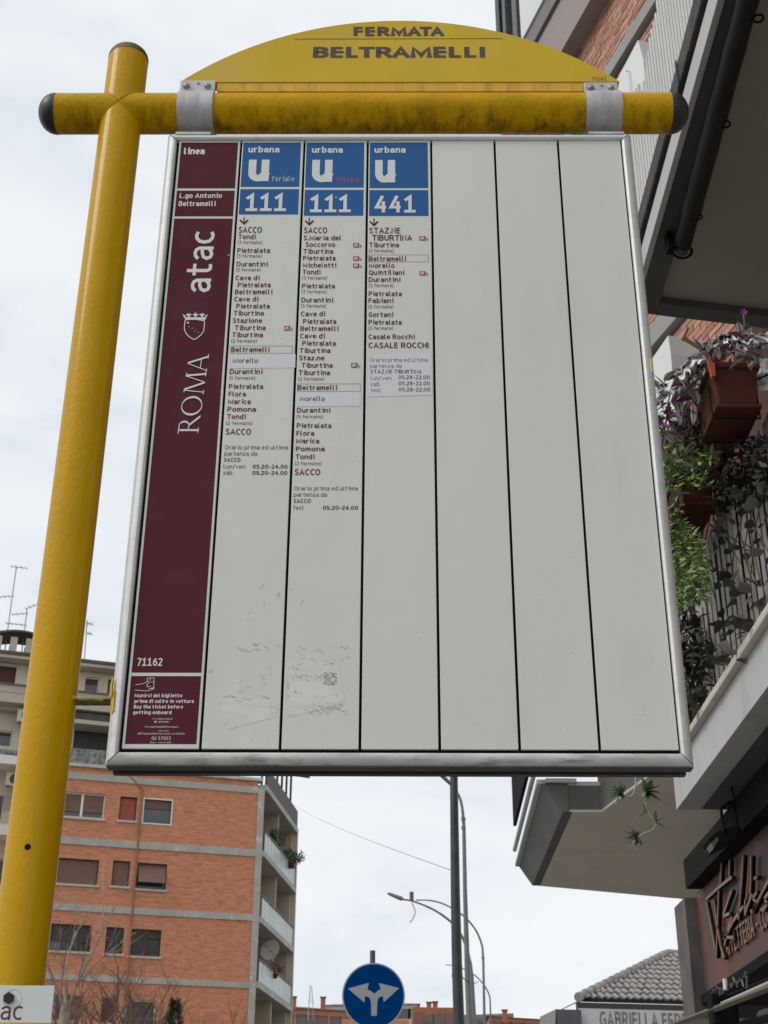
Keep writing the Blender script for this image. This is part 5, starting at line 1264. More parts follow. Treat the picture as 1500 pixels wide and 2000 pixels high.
    MB().prism([un + Vector((-.04, 0, .002)), uf + Vector((-.04, 0, .002)), uf + Vector((.07, 0, .002)), un + Vector((.07, 0, .002))], (0, 0, .035)).build('coping', M['fascia'], bal3)
    edge(c_near, c2, h + .002, .035, -.05, M['fascia'], 'coping')
    d = (c_far - c_near).normalized(); n = Vector((-abs(d.y), 0, 0))
    pa, pb = un + Vector((-.06, -.1, .10)), un.lerp(uf, .9) + Vector((-.06, 0, .10))
    MB().tube([pa, pb], .022, 8).build('handrail', M['fascia'], bal3)
    MB().prism([un + Vector((-.11, -.3, .17)), un.lerp(uf, .68) + Vector((-.11, 0, .17)), un.lerp(uf, .68) + Vector((-.08, 0, .17)), un + Vector((-.08, -.3, .17))], (0, 0, .75)).build('side_screen', M['black'], bal3)
    # ---- brick facade
    oF = Vector((3.10, 11.55, 0)); yawF = R(90 + 17)
    FF = Frame(oF, yawF)           # local x runs up the street and to the left, so +y points to the left: flip
    FF = Frame(oF, R(-73))         # local x runs towards the camera and right, y into the building
    fac = empty('facade', FF.o, FF.yaw); fac.parent = root
    zg = lambda u, v, y=0.0: FF.px(u, v, y)
    def zband(name, pa, pb, x0, x1, y0, y1, m, bevel=0):
        a, b = zg(*pa, y0)[1], zg(*pb, y0)[1]
        q0, q1 = min(a, b), max(a, b)
        return MB().box(x0, x1, y0, y1, q0, q1).build(name, m, fac, bevel=bevel)
    xe = zg(1072, 40)[0]; xr = 9.0
    ztop = zg(1060, 5)[1] + 6
    MB().box(xe - .15, xr, .03, .4, Zr(3.165), ztop).build('wall', M['mortar'], fac)
    # storeys: grey bands at two heights, brick between them
    zA = (zg(1199, 158)[1], zg(1206.6, 158.7)[1]); zA2 = (zg(1291, 0)[1],)
    g1a, g1b = zg(1230, 85)[1], zg(1247, 78)[1]
    g2a, g2b = zg(1276, 690)[1], zg(1294, 629)[1]
    print('bands', [round(v, 2) for v in (xe, ztop, g1a, g1b, zg(1193.8, 150)[1], zg(1269.6, 0)[1], zg(1206, 159)[1], zg(1288, 0)[1], g2a, g2b, zg(1329, 632)[1], zg(1276, 697)[1], zg(1293, 629)[1], zg(1129, 110)[1], zg(1190, 0)[1])])
    zb1 = (zg(1206, 159)[1] + zg(1275, 25)[1]) / 2; zb1t = (zg(1197, 145)[1] + zg(1255, 30)[1]) / 2
    zb2 = (zg(1329, 632)[1] + zg(1290, 680)[1]) / 2; zb2t = (zg(1294, 629)[1] + zg(1273, 662)[1]) / 2
    for (a, b) in ((zb1, zb1t), (zb2, zb2t)): MB().box(xe - .5, xr, -.10, .03, a, b).build('concrete_band', M['band_grey'], fac)
    # top part: dark gap, pinkish panel, grey edge, white fascia (each a real projecting course)
    gk = (zg(1129, 110)[1] + zg(1170, 40)[1]) / 2
    gk2 = (zg(1137, 118)[1] + zg(1181, 40)[1]) / 2
    zp2 = (zg(1100, 70)[1] + zg(1116, 15)[1]) / 2
    zw0 = (zg(1088, 92)[1] + zg(1110, 25)[1]) / 2; zw1 = (zg(1067, 87)[1] + zg(1100, 8)[1]) / 2
    print('tops', [round(v, 2) for v in (zb1t, gk2, gk, zp2, zw0, zw1)])
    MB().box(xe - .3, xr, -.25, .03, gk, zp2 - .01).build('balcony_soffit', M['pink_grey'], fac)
    MB().box(xe - .3, xr, -.30, .03, zp2, zw1).build('balcony_edge', mat('grey balcony edge', (.21, .20, .20), .9, var=.06), fac)
    MB().box(xe - .25, xr, -.33, .03, zw1 + .005, zw1 + 6).build('balcony_parapet', M['white_wall'], fac)
    # slate blue glazing at the far end
    for k, (ua, ub, m, yy) in enumerate(((968, 975, 'blue_dark', -.2), (975.5, 981, 'black', -.1), (981.5, 987, 'iron', -.3), (987.5, 1000, 'blue_dark', -.15), (1000.5, 1009, 'iron', -.3), (1009.5, 1021, 'black', -.1), (1021.5, 1034, 'soffit_dark', -.2), (1034.5, 1048, 'black', -.05), (1048.5, 1061, 'iron', -.12))):
        a, b = zg(ua, 40, yy)[0], zg(ub, 40, yy)[0]
        MB().box(min(a, b), max(a, b), yy, .35, Zr(6.6), ztop).build('window_mullion' if m != 'black' else 'pane', M[m], fac)
    # bricks: individual where they read singly, the rest joined
    rnd = random.Random(21); mats = [M['brick_near'], M['brick_near_b'], M['brick_near_c']]
    bl, bh = .25, .070
    srcs = [MB().box(-bl / 2 + .006, bl / 2 - .006, -.02, .03, 0.006, bh - .006).build('brick', m, fac, bevel=0) for m in mats]
    used = [False] * 3; cnt = 0; stuff = [MB(), MB(), MB()]
    P_ = zg(1262, 700)[0], zg(1445, 640)[0]; zlo = zg(1345, 800)[1]; zhi = zg(1400, 612)[1] + .2
    def vis(x, z):
        d = FF.W(x, 0, z) - CAM; dd = d.dot(Fw); return 750 + FPX * d.dot(Rt) / dd, 1000 - FPX * d.dot(Up) / dd
    rows = int((zb1t + 8) / bh)
    for r in range(rows):
        z = r * bh
        if z < Zr(3.3) or any(a - bh < z < b for a, b in ((zb1, zb1t), (zb2, zb2t))): continue
        for c in range(-8, 40):
            x = c * bl + (bl / 2 if r % 2 else 0)
            u, v = vis(x, z)
            near = 1262 < u < 1450 and 600 < v < 800
            farz = 1050 < u < 1300 and -40 < v < 200 and z < gk
            if not (near or farz): continue
            q = rnd.random(); mi = 0 if q < .5 else (1 if q < .8 else 2)
            if near and cnt < 285:
                o = srcs[mi] if not used[mi] else inst(srcs[mi], fac, (0, 0, 0)); used[mi] = True; cnt += 1
                o.location = (x, rnd.uniform(-.006, .004), z)
            else:
                stuff[mi].box(x - bl / 2 + .006, x + bl / 2 - .006, -.02 + rnd.uniform(-.006, .004), .03, z + .006, z + bh - .006)
    for sm, m in zip(stuff, mats):
        if sm.v: sm.build('brick', m, fac, kind='stuff')
    for i in range(3):
        if not used[i]: bpy.data.objects.remove(srcs[i])
    print('bricks', cnt, sum(len(s_.v) // 8 for s_ in stuff))
    # white parapets with a vertical outer edge
    for pts in ([(1246, 78), (1257, 118), (1262, 186), (1262, 330), (1180, 330), (1180, 203)], [(1305, 655), (1310, 690), (1316, 760), (1320, 860), (1240, 860), (1240, 760), (1276, 697)]):
        pp = [(FF.px(u, v, -.5)[0], -.5, FF.px(u, v, -.5)[1]) for u, v in pts]
        MB().prism(pp, (0, .38, 0)).build('white_parapet', M['white_wall'], fac)
    # ---- ribbed blind hanging in front
    FS2 = Frame(FF.W(0, -1.4, 0), FF.yaw)
    bl_ = empty('ribbed_blind', (0, 0, 0)); bl_.parent = root; bl_.location = FS2.o; bl_.rotation_euler = (0, 0, FS2.yaw)
    left = [(1300, -60), (1286, -10), (1283, 15), (1280, 22), (1279, 42), (1275, 50), (1272, 72), (1268, 80), (1266, 100), (1263, 112), (1262, 122), (1259, 150), (1257, 172), (1252, 186), (1249, 196), (1205, 205)]
    lp = [FS2.px(u, v) for u, v in left]
    def left_x(z):
        for (xa, za), (xb, zb_) in zip(lp[:-1], lp[1:]):
            if zb_ <= z <= za: return xa + (xb - xa) * (za - z) / max(za - zb_, 1e-6)
        return lp[-1][0]
    zt_, zbm = FS2.px(1330, -60)[1] + .5, FS2.px(1290, 520)[1]
    xR = FS2.px(1480, 100)[0]
    per = .048; mbs = MB(); x_start = min(p[0] for p in lp) - .02
    k = 0; x = x_start
    while x < xR:
        # top of the rib: the height where the torn edge passes this x
        ztp = zt_
        for (xa, za), (xb, zb_) in zip(lp[:-1], lp[1:]):
            if min(xa, xb) <= x <= max(xa, xb): ztp = (za + zb_) / 2; break
        if x < min(p[0] for p in lp): ztp = lp[-2][1]
        mb = MB(); q = 5
        pr = [(x + per * f_, -y_) for f_, y_ in ((0, 0), (.12, .016), (.5, .020), (.78, .016), (.84, 0), (1, 0))]
        mb.add([(a, b, zbm) for a, b in pr] + [(a, b, ztp) for a, b in pr], [(i, i + 1, i + q + 2, i + q + 1) for i in range(q)])
        mb.build('rib', M['sheet'], bl_, smooth=True); x += per; k += 1
    print('ribs', k)
    # white bar with a ring in front of the parapet
    a, b = atY(1229, 143, 11.2), atY(1236, 215, 11.2)
    arm = empty('awning_bar', (0, 0, 0)); arm.parent = root
    MB().tube([a, b], 5.6 * pxsize(a), 12).build('bar', M['white_wall'], arm, smooth=True)
    rg = [atY(1239 + 3.6 * math.cos(k * math.pi / 6), 141 + 3.2 * math.sin(k * math.pi / 6), 11.2) for k in range(13)]
    MB().tube(rg, .9 * pxsize(a), 6, cap=False).tube([atY(1222, 139, 11.2), atY(1236, 139.5, 11.2)], 1.2 * pxsize(a), 6).build('ring', M['galv'], arm)
    # brass coloured bar before the brick
    a, b = atY(1334, 660, 9.0), atY(1420, 712, 9.0)
    MB().tube([a, b], 5.2 * pxsize(a), 4).tube([atY(1343, 640, 9), atY(1333, 664, 9)], 3.2 * pxsize(a), 8).build('drain_spout', mat('dull brass', (.20, .15, .05), .6, .3, var=.3, scale=6), root)
    # building core so that other views do not look through
    k_ = FF.W(xe - .1, .5, 0)
    MB().prism([(4.9, 7.3, Zr(3.2)), (12, 7.3, Zr(3.2)), (12, 16, Zr(3.2)), (k_.x, k_.y, Zr(3.2))], (0, 0, ztop - Zr(3.2))).build('core', M['plaster_dim'], root)
    MB().prism([(2.05, 8.2, 0), (12, 8.2, 0), (12, 30, 0), (7.6, 30, 0)], (0, 0, Zr(2.9))).build('ground_floor', M['plaster_dim'], root)
    # support wall that carries the far balcony
    return root
RB = right_building()

def roller():
    t = empty('rolled_awning', (1.62, 3, Zr(4.66)), 0, 'rolled up black awning with a ring under the upper balcony edge', 'awning')
    a = atZ(1334, 478, Zr(4.66)); b = atZ(1461, 0, Zr(4.66)); d = (a - b).normalized(); b2 = b - d * 2.6
    o = Vector((1.62, 3, Zr(4.66)))
    rnd = random.Random(5); pts = []; rr_ = []
    for k in range(41):
        p = b2.lerp(a, k / 40) - o; pts.append(p); rr_.append(.049 + rnd.uniform(-.002, .002) - (.006 if k > 37 else 0))
    MB().tube(pts, rr_, 18).build('cloth_roll', M['roller'], t, smooth=True)
    MB().tube([a - o, a - o + d * .05], .038, 14).build('roll_end', mat('dull roll end', (.10, .10, .09), .7, .2, var=.2), t, smooth=True)
    s_ = a - o + d * .045
    MB().tube([s_ + Vector((.055 * math.cos(R(g)), .0, .055 * math.sin(R(g)))) for g in range(-170, 20, 15)], .008, 6).build('hook', M['black'], t)
    MB().box(a.x - o.x - .085, a.x - o.x - .045, a.y - o.y - .02, a.y - o.y + .05, -.03, .1).build('bracket', M['black'], t)
    for (u, v) in ((1481, 36), (1417, 243), (1363, 424)):
        c = atZ(u, v, Zr(4.62)) - o
        MB().tube([c + Vector((.022 * math.cos(g), .022 * math.sin(g), 0)) for g in [2 * math.pi * i / 12 for i in range(13)]], .0055, 6, cap=False).build('eyelet', M['black'], t)
roller()

# ------------------------------------------------------------------ café sign and awning
def cafe_sign():
    X = 1.80
    t = empty('cafe_sign', (X, 6, 0), 0, 'dark bar sign with raised slanting script letters over the awning', 'shop sign')
    o = Vector((X, 6, 0)); g = lambda u, v, dx=0: atX(u, v, X + dx) - o
    yf = 1.80 / .2262
    # pillar end facing the camera and box
    zt, zb = Zr(1.62), Zr(1.02)
    MB().box(-.07, -.068 + .6, yf - 6, yf - 6 + .3, Zr(.95), Zr(1.60)).build('end_pillar', mat('mottled grey stone', (.075, .075, .073), .5, var=.5, scale=5, coat=.2), t)
    MB().box(.0, .5, -4.5, yf - 6 - .002, zb - .0, zt).build('sign_box', mat('dark bronze box', (.016, .015, .014), .9, var=.2, spec=.12), t)
    ub = atX(1337, 1707, X - .09) - o
    MB().box(-.09, .5, -4.5, ub.y, Zr(1.615), Zr(1.775)).build('top_casing', mat('black casing', (.012, .0115, .011), .9, var=.2, spec=.12), t)
    # printed face: brick red lower field with a greyish upper field
    p = [g(1386, 1768, -.004), g(1389, 1936, -.004)]
    z_t = Zr(1.612); z_b = p[1].z; y1 = yf - 6 - .005
    face = MB().add([(-.004, y1, z_b), (-.004, -4.4, z_b), (-.004, -4.4, z_t), (-.004, y1, z_t)], [(0, 1, 2, 3)])
    face.build('printed_face', mat('faded red and grey print', (.13, .042, .030), .6, var=.3, scale=2.2, dirt=(.055, .052, .046), dirt_amt=1.0, dscale=1.7, dstretch=(1, 1, .8), dlo=.46, dhi=.56), t)
    MB().box(-.03, -.002, -4.5, y1 + .02, z_b - .05, z_b - .002).build('lower_trim', M['black'], t)
    # raised letters: each stroke with real depth
    S7 = lambda x, y: (1300 + x / 7.5, 1740 + y / 7.5)
    S6 = lambda x, y: (1300 + x / 7.5, 1520 + y / 7.5)
    letters = {
        'b': [[S7(590, 165), S7(650, 480), S7(722, 860)], [S6(590, 1770), S6(760, 1610), S6(960, 1450)], [S7(770, 0), S7(755, 480), S7(735, 980)],
              [S7(700, 140), S7(740, 470), S7(800, 820), S7(850, 990)], [S7(960, 0), S7(890, 200), S7(830, 380), S7(930, 330)], [S7(960, 390), S7(900, 600), S7(855, 800)], [S6(810, 1200), S6(795, 1560)], [S6(930, 1200), S6(925, 1440)]],
        'l': [[S6(1130, 1130), S6(1110, 1500), S7(1090, 60), S7(1060, 420)], [S7(1130, 230), S7(980, 450), S7(870, 680), S7(990, 680)], [S6(1245, 1140), S6(1240, 1480), S6(1230, 1700)]],
        'i': [[S7(1160, 130), S7(1155, 330)], [S7(1255, 60), S7(1180, 260), S7(1160, 350)], [S6(1290, 1470), S6(1330, 1450)]],
        's': [[S7(1330, 20), S7(1270, 110), S7(1330, 170), S7(1280, 290), S7(1240, 300)]],
        's2': [[S7(1500, -150), S7(1400, 40), S7(1330, 180), S7(1270, 310)], [S7(1500, 30), S7(1440, 120), S7(1480, 190), S7(1430, 280), S7(1390, 270)]],
    }
    lm = mat('pinkish tan letter face', (.24, .145, .105), .5, var=.15); 
    for nm, sts in letters.items():
        L_ = empty('letter', (0, 0, 0)); L_.parent = t; fm, sm = MB(), MB()
        for st in sts:
            fm, sm = MB(), MB()
            pp = [g(*q, -.04) for q in st]
            for a, b in zip(pp[:-1], pp[1:]):
                d = (b - a).normalized(); s_ = d.cross(Vector((1, 0, 0))).normalized() * .0075
                fm.prism([a - s_, b - s_, b + s_, a + s_], (.006, 0, 0)); sm.prism([a - s_ * 1.05 + Vector((.007, 0, 0)), b - s_ * 1.05 + Vector((.007, 0, 0)), b + s_ * 1.05 + Vector((.007, 0, 0)), a + s_ * 1.05 + Vector((.007, 0, 0))], (.017, 0, 0))
            fm.build('letter_face', lm, L_); sm.build('letter_side', M['black'], L_)
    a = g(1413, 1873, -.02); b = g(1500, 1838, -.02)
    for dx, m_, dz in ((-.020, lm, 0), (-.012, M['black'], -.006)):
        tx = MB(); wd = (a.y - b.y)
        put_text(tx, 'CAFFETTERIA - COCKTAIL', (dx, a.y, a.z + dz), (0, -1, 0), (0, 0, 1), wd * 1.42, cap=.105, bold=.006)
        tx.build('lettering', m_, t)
    return t
cafe_sign()
def awning():
    X = 1.66
    t = empty('folded_awning', (X, 6, 0), 0, 'folded awning cassette with pale front bar under the bar sign', 'awning')
    o = Vector((X, 6, 0)); g = lambda u, v: atX(u, v, X) - o
    def bar(u0, v0, u1, v1, w_, m, name, ext=2.0, n=12, dx=0):
        a, b = g(u0, v0), g(u1, v1); d = (b - a).normalized(); a = a + Vector((dx, 0, 0)); b = b + Vector((dx, 0, 0))
        return MB().tube([a, b, b + d * ext], [w_ * pxsize(a + o), w_ * pxsize(b + o), w_ * pxsize(b + o)], n).build(name, m, t, smooth=n > 6)
    bar(1412, 1962, 1510, 1918, 5.5, mat('cream aluminium bar', (.40, .37, .31), .5, .1, var=.1), 'front_bar')
    bar(1316, 2004, 1510, 1931, 6.0, mat('olive brown profile', (.085, .075, .04), .6, var=.3), 'lower_profile', n=4, dx=-.02)
    bar(1440, 1985, 1510, 1962, 13, M['soffit_dark'], 'cassette', n=8, dx=.12)
    bar(1385, 2010, 1510, 1972, 8, M['black'], 'arm', n=6, dx=.1)
    bar(1392, 1948, 1510, 1897, 3.6, M['black'], 'track', n=6, dx=.06)
    bar(1396, 1956, 1510, 1906, 2.4, mat('tarnished track', (.12, .11, .09), .4, .5, var=.5, scale=30), 'track', n=6, dx=.05)
    # ironwork end
    b = MB(); rnd = random.Random(6); c = g(1396, 1955)
    b.box(c.x - .03, c.x + .10, c.y - .06, c.y + .05, c.z - .12, c.z + .03)
    b.build('end_bracket', M['black'], t, bevel=.01)
    b = MB()
    for k in range(16):
        p = g(1390 + k * 4.6 + rnd.uniform(-1, 1), 1937 - k * 1.9 + rnd.uniform(-2, 3)); q = p + Vector((0, rnd.uniform(-.05, .05), rnd.uniform(-.05, .03)))
        b.tube([p, q], .006, 5)
    b.build('wire_ties', M['iron'], t)
    p = g(1418, 1933); MB().tube([p, p + Vector((0, 0, .05))], .012, 10).build('white_fitting', M['white_wall'], t)
awning()
def spotlight():
    Y = 6.35; b = atZ(1428, 1562, Zr(1.80)); o = atY(1428, 1562, Y)
    t = empty('spotlight', o, 0, 'black spotlight on a loop arm under the lower balcony, above the bar sign', 'lamp')
    g = lambda u, v, dy=0: atY(u, v, Y + dy) - o
    MB().tube(smooth_path([g(1414, 1625), g(1409, 1585), g(1412, 1576), g(1428, 1566), g(1433, 1574), g(1441, 1618)], 4), 3.2 * pxsize(o), 8).build('yoke', M['black'], t, smooth=True)
    MB().tube(smooth_path([g(1418, 1612), g(1420, 1585), g(1430, 1572), g(1448, 1576)], 4), 1.1 * pxsize(o), 6).build('cable', M['black'], t, smooth=True)
    MB().prism([g(1383, 1638), g(1402, 1622), g(1440, 1610), g(1449, 1619), g(1459, 1621), g(1456, 1626), g(1395, 1659), g(1398, 1640), g(1388, 1645)], (0, .16, 0)).build('lamp_body', M['black'], t, bevel=.004)
    MB().prism([g(1389, 1646, -.003), g(1401, 1634, -.003), g(1404, 1640, -.003), g(1394, 1657, -.003)], (0, .1, 0)).build('lamp_glass', mat('dusty lens', (.10, .095, .085), .4, var=.2), t)
    MB().tube([g(1428, 1567), g(1436, 1566, .02), Vector((g(1436, 1566).x, .05, Zr(1.83) - o.z))], 2.0 * pxsize(o), 6).build('stem', M['black'], t)
spotlight()
a, b = atZ(1462, 1576, Zr(1.828)), atZ(1520, 1530, Zr(1.828))
t = empty('conduit', a, 0, 'grey conduit with a junction box on the underside of the lower balcony', 'conduit')
MB().tube([Vector((0, 0, -.012)), b - a + Vector((0, 0, -.012))], .011, 8).build('pipe', M['band_grey'], t, smooth=True)
MB().box(-.05, .04, -.04, .04, -.04, 0).build('junction_box', mat('box grey', (.12, .12, .11), .7), t, bevel=.004)

# ------------------------------------------------------------------ planters and plants on the lower balcony
def leaf_mesh(name, L_, W_, m, fold=.25, curl=.25, n=4, pts=None, pointed=1.0):
    vs = []; fs = []
    for i in range(n + 1):
        s_ = i / n; w_ = W_ * .5 * (math.sin(math.pi * min(s_ ** .8 * .93 + .05, 1)) ** pointed); z = -curl * L_ * s_ * s_
        vs += [(-w_, s_ * L_, z + fold * w_), (0, s_ * L_, z), (w_, s_ * L_, z + fold * w_)]
    for i in range(n):
        b = 3 * i; fs += [(b, b + 1, b + 4, b + 3), (b + 1, b + 2, b + 5, b + 4)]
    mb = MB().add(vs, fs); o = mb.build(name, m, None, smooth=True); return o
def striped_leaf(name, c0, c1, c2, W_):
    mt = bpy.data.materials.new(name); mt.use_nodes = True; t = mt.node_tree; b = t.nodes['Principled BSDF']; n = t.nodes.new; l = t.links.new
    co = n('ShaderNodeTexCoord'); sp = n('ShaderNodeSeparateXYZ'); l(co.outputs['Object'], sp.inputs[0])
    ab = n('ShaderNodeMath'); ab.operation = 'ABSOLUTE'; l(sp.outputs['X'], ab.inputs[0])
    mu = n('ShaderNodeMath'); mu.operation = 'MULTIPLY'; mu.inputs[1].default_value = 2 / W_; l(ab.outputs[0], mu.inputs[0])
    r = n('ShaderNodeValToRGB'); l(mu.outputs[0], r.inputs[0]); e = r.color_ramp.elements
    e[0].position = 0.10; e[0].color = (*c0, 1); e[1].position = .85; e[1].color = (*c2, 1); m_ = e.new(.3); m_.color = (*c1, 1); m2 = e.new(.62); m2.color = (*c1, 1)
    l(r.outputs[0], b.inputs['Base Color']); b.inputs['Roughness'].default_value = .45
    return mt
M['zebra'] = striped_leaf('purple and silver striped leaf', (.16, .045, .09), (.50, .46, .47), (.24, .12, .16), .034)
M['zebra_dark'] = mat('deep purple leaf back', (.15, .05, .10), .6, var=.3, scale=20)
M['zebra_green'] = striped_leaf('green and silver striped leaf', (.09, .10, .06), (.40, .43, .36), (.16, .13, .12), .034)
M['succ'] = mat('grey green fleshy leaf', (.30, .38, .22), .5, var=.2, scale=20)
M['succ_b'] = mat('bright green fleshy leaf', (.22, .32, .085), .5, var=.3, scale=20)
M['succ_c'] = mat('dark green leaf', (.10, .15, .05), .6, var=.3, scale=20)
M['ivy'] = mat('dusty ivy leaf', (.055, .052, .038), .7, var=.35, scale=14)
M['ivy_b'] = mat('pale backed ivy leaf', (.15, .145, .12), .7, var=.25, scale=14)
M['stem'] = mat('brown stem', (.10, .07, .04), .8, var=.3)
M['flower'] = mat('magenta flower', (.30, .02, .25), .6, var=.2)
M['plastic'] = mat('crumpled clear plastic', (.88, .90, .92), .35, var=.12, scale=30, bump=.3, bscale=40, coat=.15)

def scatter(t, srcs, pts, rnd, smin, smax, droop=0.0, limit=290, base=None, name='leaf', face=None):
    """srcs: prototype leaves; pts: points in the thing's coordinates"""
    used = [False] * len(srcs)
    for k, p in enumerate(pts[:limit]):
        i = rnd.randrange(len(srcs)); sc_ = rnd.uniform(smin, smax)
        if not used[i]: o = srcs[i]; o.parent = t; used[i] = True
        else: o = inst(srcs[i], t, (0, 0, 0), name=name)
        o.location = p; o.scale = (sc_,) * 3
        o.rotation_euler = (rnd.uniform(-.9, .9) - droop, rnd.uniform(-.8, .8), rnd.uniform(0, 6.28))
    for i, u in enumerate(used):
        if not u: bpy.data.objects.remove(srcs[i])

def planter_box(x0, x1, y0, y1, z0, z1, label, group='terracotta planters on the lower balcony railing'):
    c = Vector(((x0 + x1) / 2, (y0 + y1) / 2, z0)); t = empty('planter_box', c, 0, label, 'planter', group)
    hx, hy, h = (x1 - x0) / 2, (y1 - y0) / 2, z1 - z0; k = .82
    mb = MB(); mb.add([(-hx * k, -hy * .93, 0), (hx * k, -hy * .93, 0), (hx * k, hy * .93, 0), (-hx * k, hy * .93, 0), (-hx, -hy, h), (hx, -hy, h), (hx, hy, h), (-hx, hy, h)], [(0, 3, 2, 1), (0, 1, 5, 4), (1, 2, 6, 5), (2, 3, 7, 6), (3, 0, 4, 7), (4, 5, 6, 7)])
    mb.build('box', M['terracotta'], t, bevel=.006)
    r = MB(); e = .008
    for (a, b, c_, d) in ((-hx - e, hx + e, -hy - e, -hy + .004), (-hx - e, hx + e, hy - .004, hy + e), (-hx - e, -hx + .004, -hy, hy), (hx - .004, hx + e, -hy, hy)): r.box(a, b, c_, d, h - .022, h + .003)
    r.build('rim', M['terracotta'], t, bevel=.003)
    MB().box(-hx * .97, hx * .97, -hy * .98, hy * .98, -.022, -.003).build('drip_tray', M['terracotta'], t, bevel=.004)
    MB().box(-hx * .95, hx * .95, -hy * .95, hy * .95, h - .03, h + .001).build('soil', M['black'], t)
    return t
def hanger(x0, x1, y, z0, z1, label):
    t = empty('planter_hanger', ((x0 + x1) / 2, y, z0), 0, label, 'bracket'); a = (x1 - x0) / 2; h = z1 - z0
    MB().tube([(a + .06, 0, h + .03), (a, 0, h), (a, 0, -.03), (-a, 0, -.03), (-a, 0, h * .75)], .005, 6).build('bent_bar', M['black'], t)

B1 = planter_box(1.31, 1.50, 4.62, 4.93, Zr(2.86), Zr(3.04), 'terracotta planter box clipped beside the plastic wrap, upper one')
B2_ = planter_box(1.33, 1.49, 5.42, 5.98, Zr(2.84), Zr(3.00), 'dark terracotta planter box behind the green trailing leaves, lower one')
for (y, lb) in ((4.68, 'front black hanger bar under the upper planter'), (4.87, 'rear black hanger bar under the upper planter')): hanger(1.31, 1.50, y, Zr(2.85), Zr(3.0), lb)

def in_poly(u, v, P):
    c = False; j = len(P) - 1
    for i in range(len(P)):
        if (P[i][1] > v) != (P[j][1] > v) and u < (P[j][0] - P[i][0]) * (v - P[i][1]) / (P[j][1] - P[i][1]) + P[i][0]: c = not c
        j = i
    return c
def sample(poly, n, rnd, xf):
    us = [p[0] for p in poly]; vs = [p[1] for p in poly]; out = []
    while len(out) < n:
        u = rnd.uniform(min(us), max(us)); v = rnd.uniform(min(vs), max(vs))
        if in_poly(u, v, poly): out.append(xf(u, v, rnd))
    return out
def zebra_plant():
    rnd = random.Random(12); o = Vector((1.38, 4.9, Zr(3.04))); t = empty('trailing_plant', o, 0, 'trailing plant with purple and silver striped leaves over the upper planter', 'plant')
    mk = lambda: [leaf_mesh('leaf', .085, .034, M['zebra']), leaf_mesh('leaf', .085, .034, M['zebra_green']), leaf_mesh('leaf', .07, .03, M['zebra_dark'])]
    A1 = [(1500, 655), (1500, 700), (1420, 692), (1385, 690), (1360, 700), (1345, 690), (1390, 665), (1440, 650)]
    A2 = [(1330, 712), (1375, 715), (1385, 760), (1375, 800), (1340, 815), (1300, 800), (1282, 770), (1282, 745), (1305, 735)]
    A3 = [(1285, 800), (1350, 800), (1390, 820), (1385, 870), (1350, 880), (1320, 845), (1290, 860), (1285, 830)]
    pts = sample(A1, 70, rnd, lambda u, v, r: atY(u, v, r.uniform(4.55, 4.95)) - o)
    pts += sample(A1, 42, rnd, lambda u, v, r: atY(u, v + 12, r.uniform(4.42, 4.56)) - o)
    pts += sample(A2, 110, rnd, lambda u, v, r: atY(u, v, r.uniform(4.75, 5.15)) - o)
    pts += sample(A3, 100, rnd, lambda u, v, r: atY(u, v, r.uniform(4.95, 5.25)) - o)
    rnd.shuffle(pts); scatter(t, mk(), pts, rnd, .55, 1.1)
    mb = MB()
    A4 = [(1345, 790), (1385, 765), (1420, 845), (1425, 885), (1350, 880), (1335, 850)]
    for c in sample(A3 + [], 160, rnd, lambda u, v, r: atY(u, v, r.uniform(5.0, 5.3)) - o) + sample(A4, 260, rnd, lambda u, v, r: atY(u, v, r.uniform(4.95, 5.2)) - o):
        d = Vector((rnd.gauss(0, 1), rnd.gauss(0, 1), rnd.gauss(-.3, 1))).normalized(); s_ = d.orthogonal().normalized(); L_ = rnd.uniform(.03, .06)
        mb.add([c, c + d * L_ * .5 + s_ * L_ * .22, c + d * L_, c + d * L_ * .5 - s_ * L_ * .22], [(0, 1, 2, 3)])
    mb.build('foliage', mat('withered dark purple leaves', (.06, .03, .04), .8, var=.5, scale=20), t, kind='stuff')
    mb = MB()
    for k in range(16):
        a = atY(rnd.uniform(1330, 1400), rnd.uniform(700, 760), 5.0) - o; b = atY(rnd.uniform(1285, 1390), rnd.uniform(770, 870), 5.05) - o
        mb.tube(smooth_path([a, a.lerp(b, .5) + Vector((-.02, -.02, .03)), b], 3), .0025, 5)
    mb.build('stems', M['stem'], t)
    # flowers
    for (u, v, y) in ((1452, 610, 4.7), (1403, 705, 4.68), (1292, 828, 5.1), (1312, 808, 5.1)):
        c = atY(u, v, y) - o; f = MB()
        for k in range(5):
            a = 2 * math.pi * k / 5; d = Vector((math.cos(a), -.3, math.sin(a))); s_ = Vector((-math.sin(a), 0, math.cos(a)))
            f.add([c, c + d * .009 + s_ * .007, c + d * .019, c + d * .009 - s_ * .007], [(0, 1, 2, 3)])
        f.build('flower', M['flower'], t)
    a, b = atY(1448, 655, 4.7) - o, atY(1452, 614, 4.7) - o
    MB().tube(smooth_path([a, a.lerp(b, .5) + Vector((.008, 0, 0)), b], 3), .003, 5).tube([a.lerp(b, .3), a.lerp(b, .3) + Vector((.03, 0, .025))], .002, 5).build('flower_stalk', M['succ_c'], t)
zebra_plant()
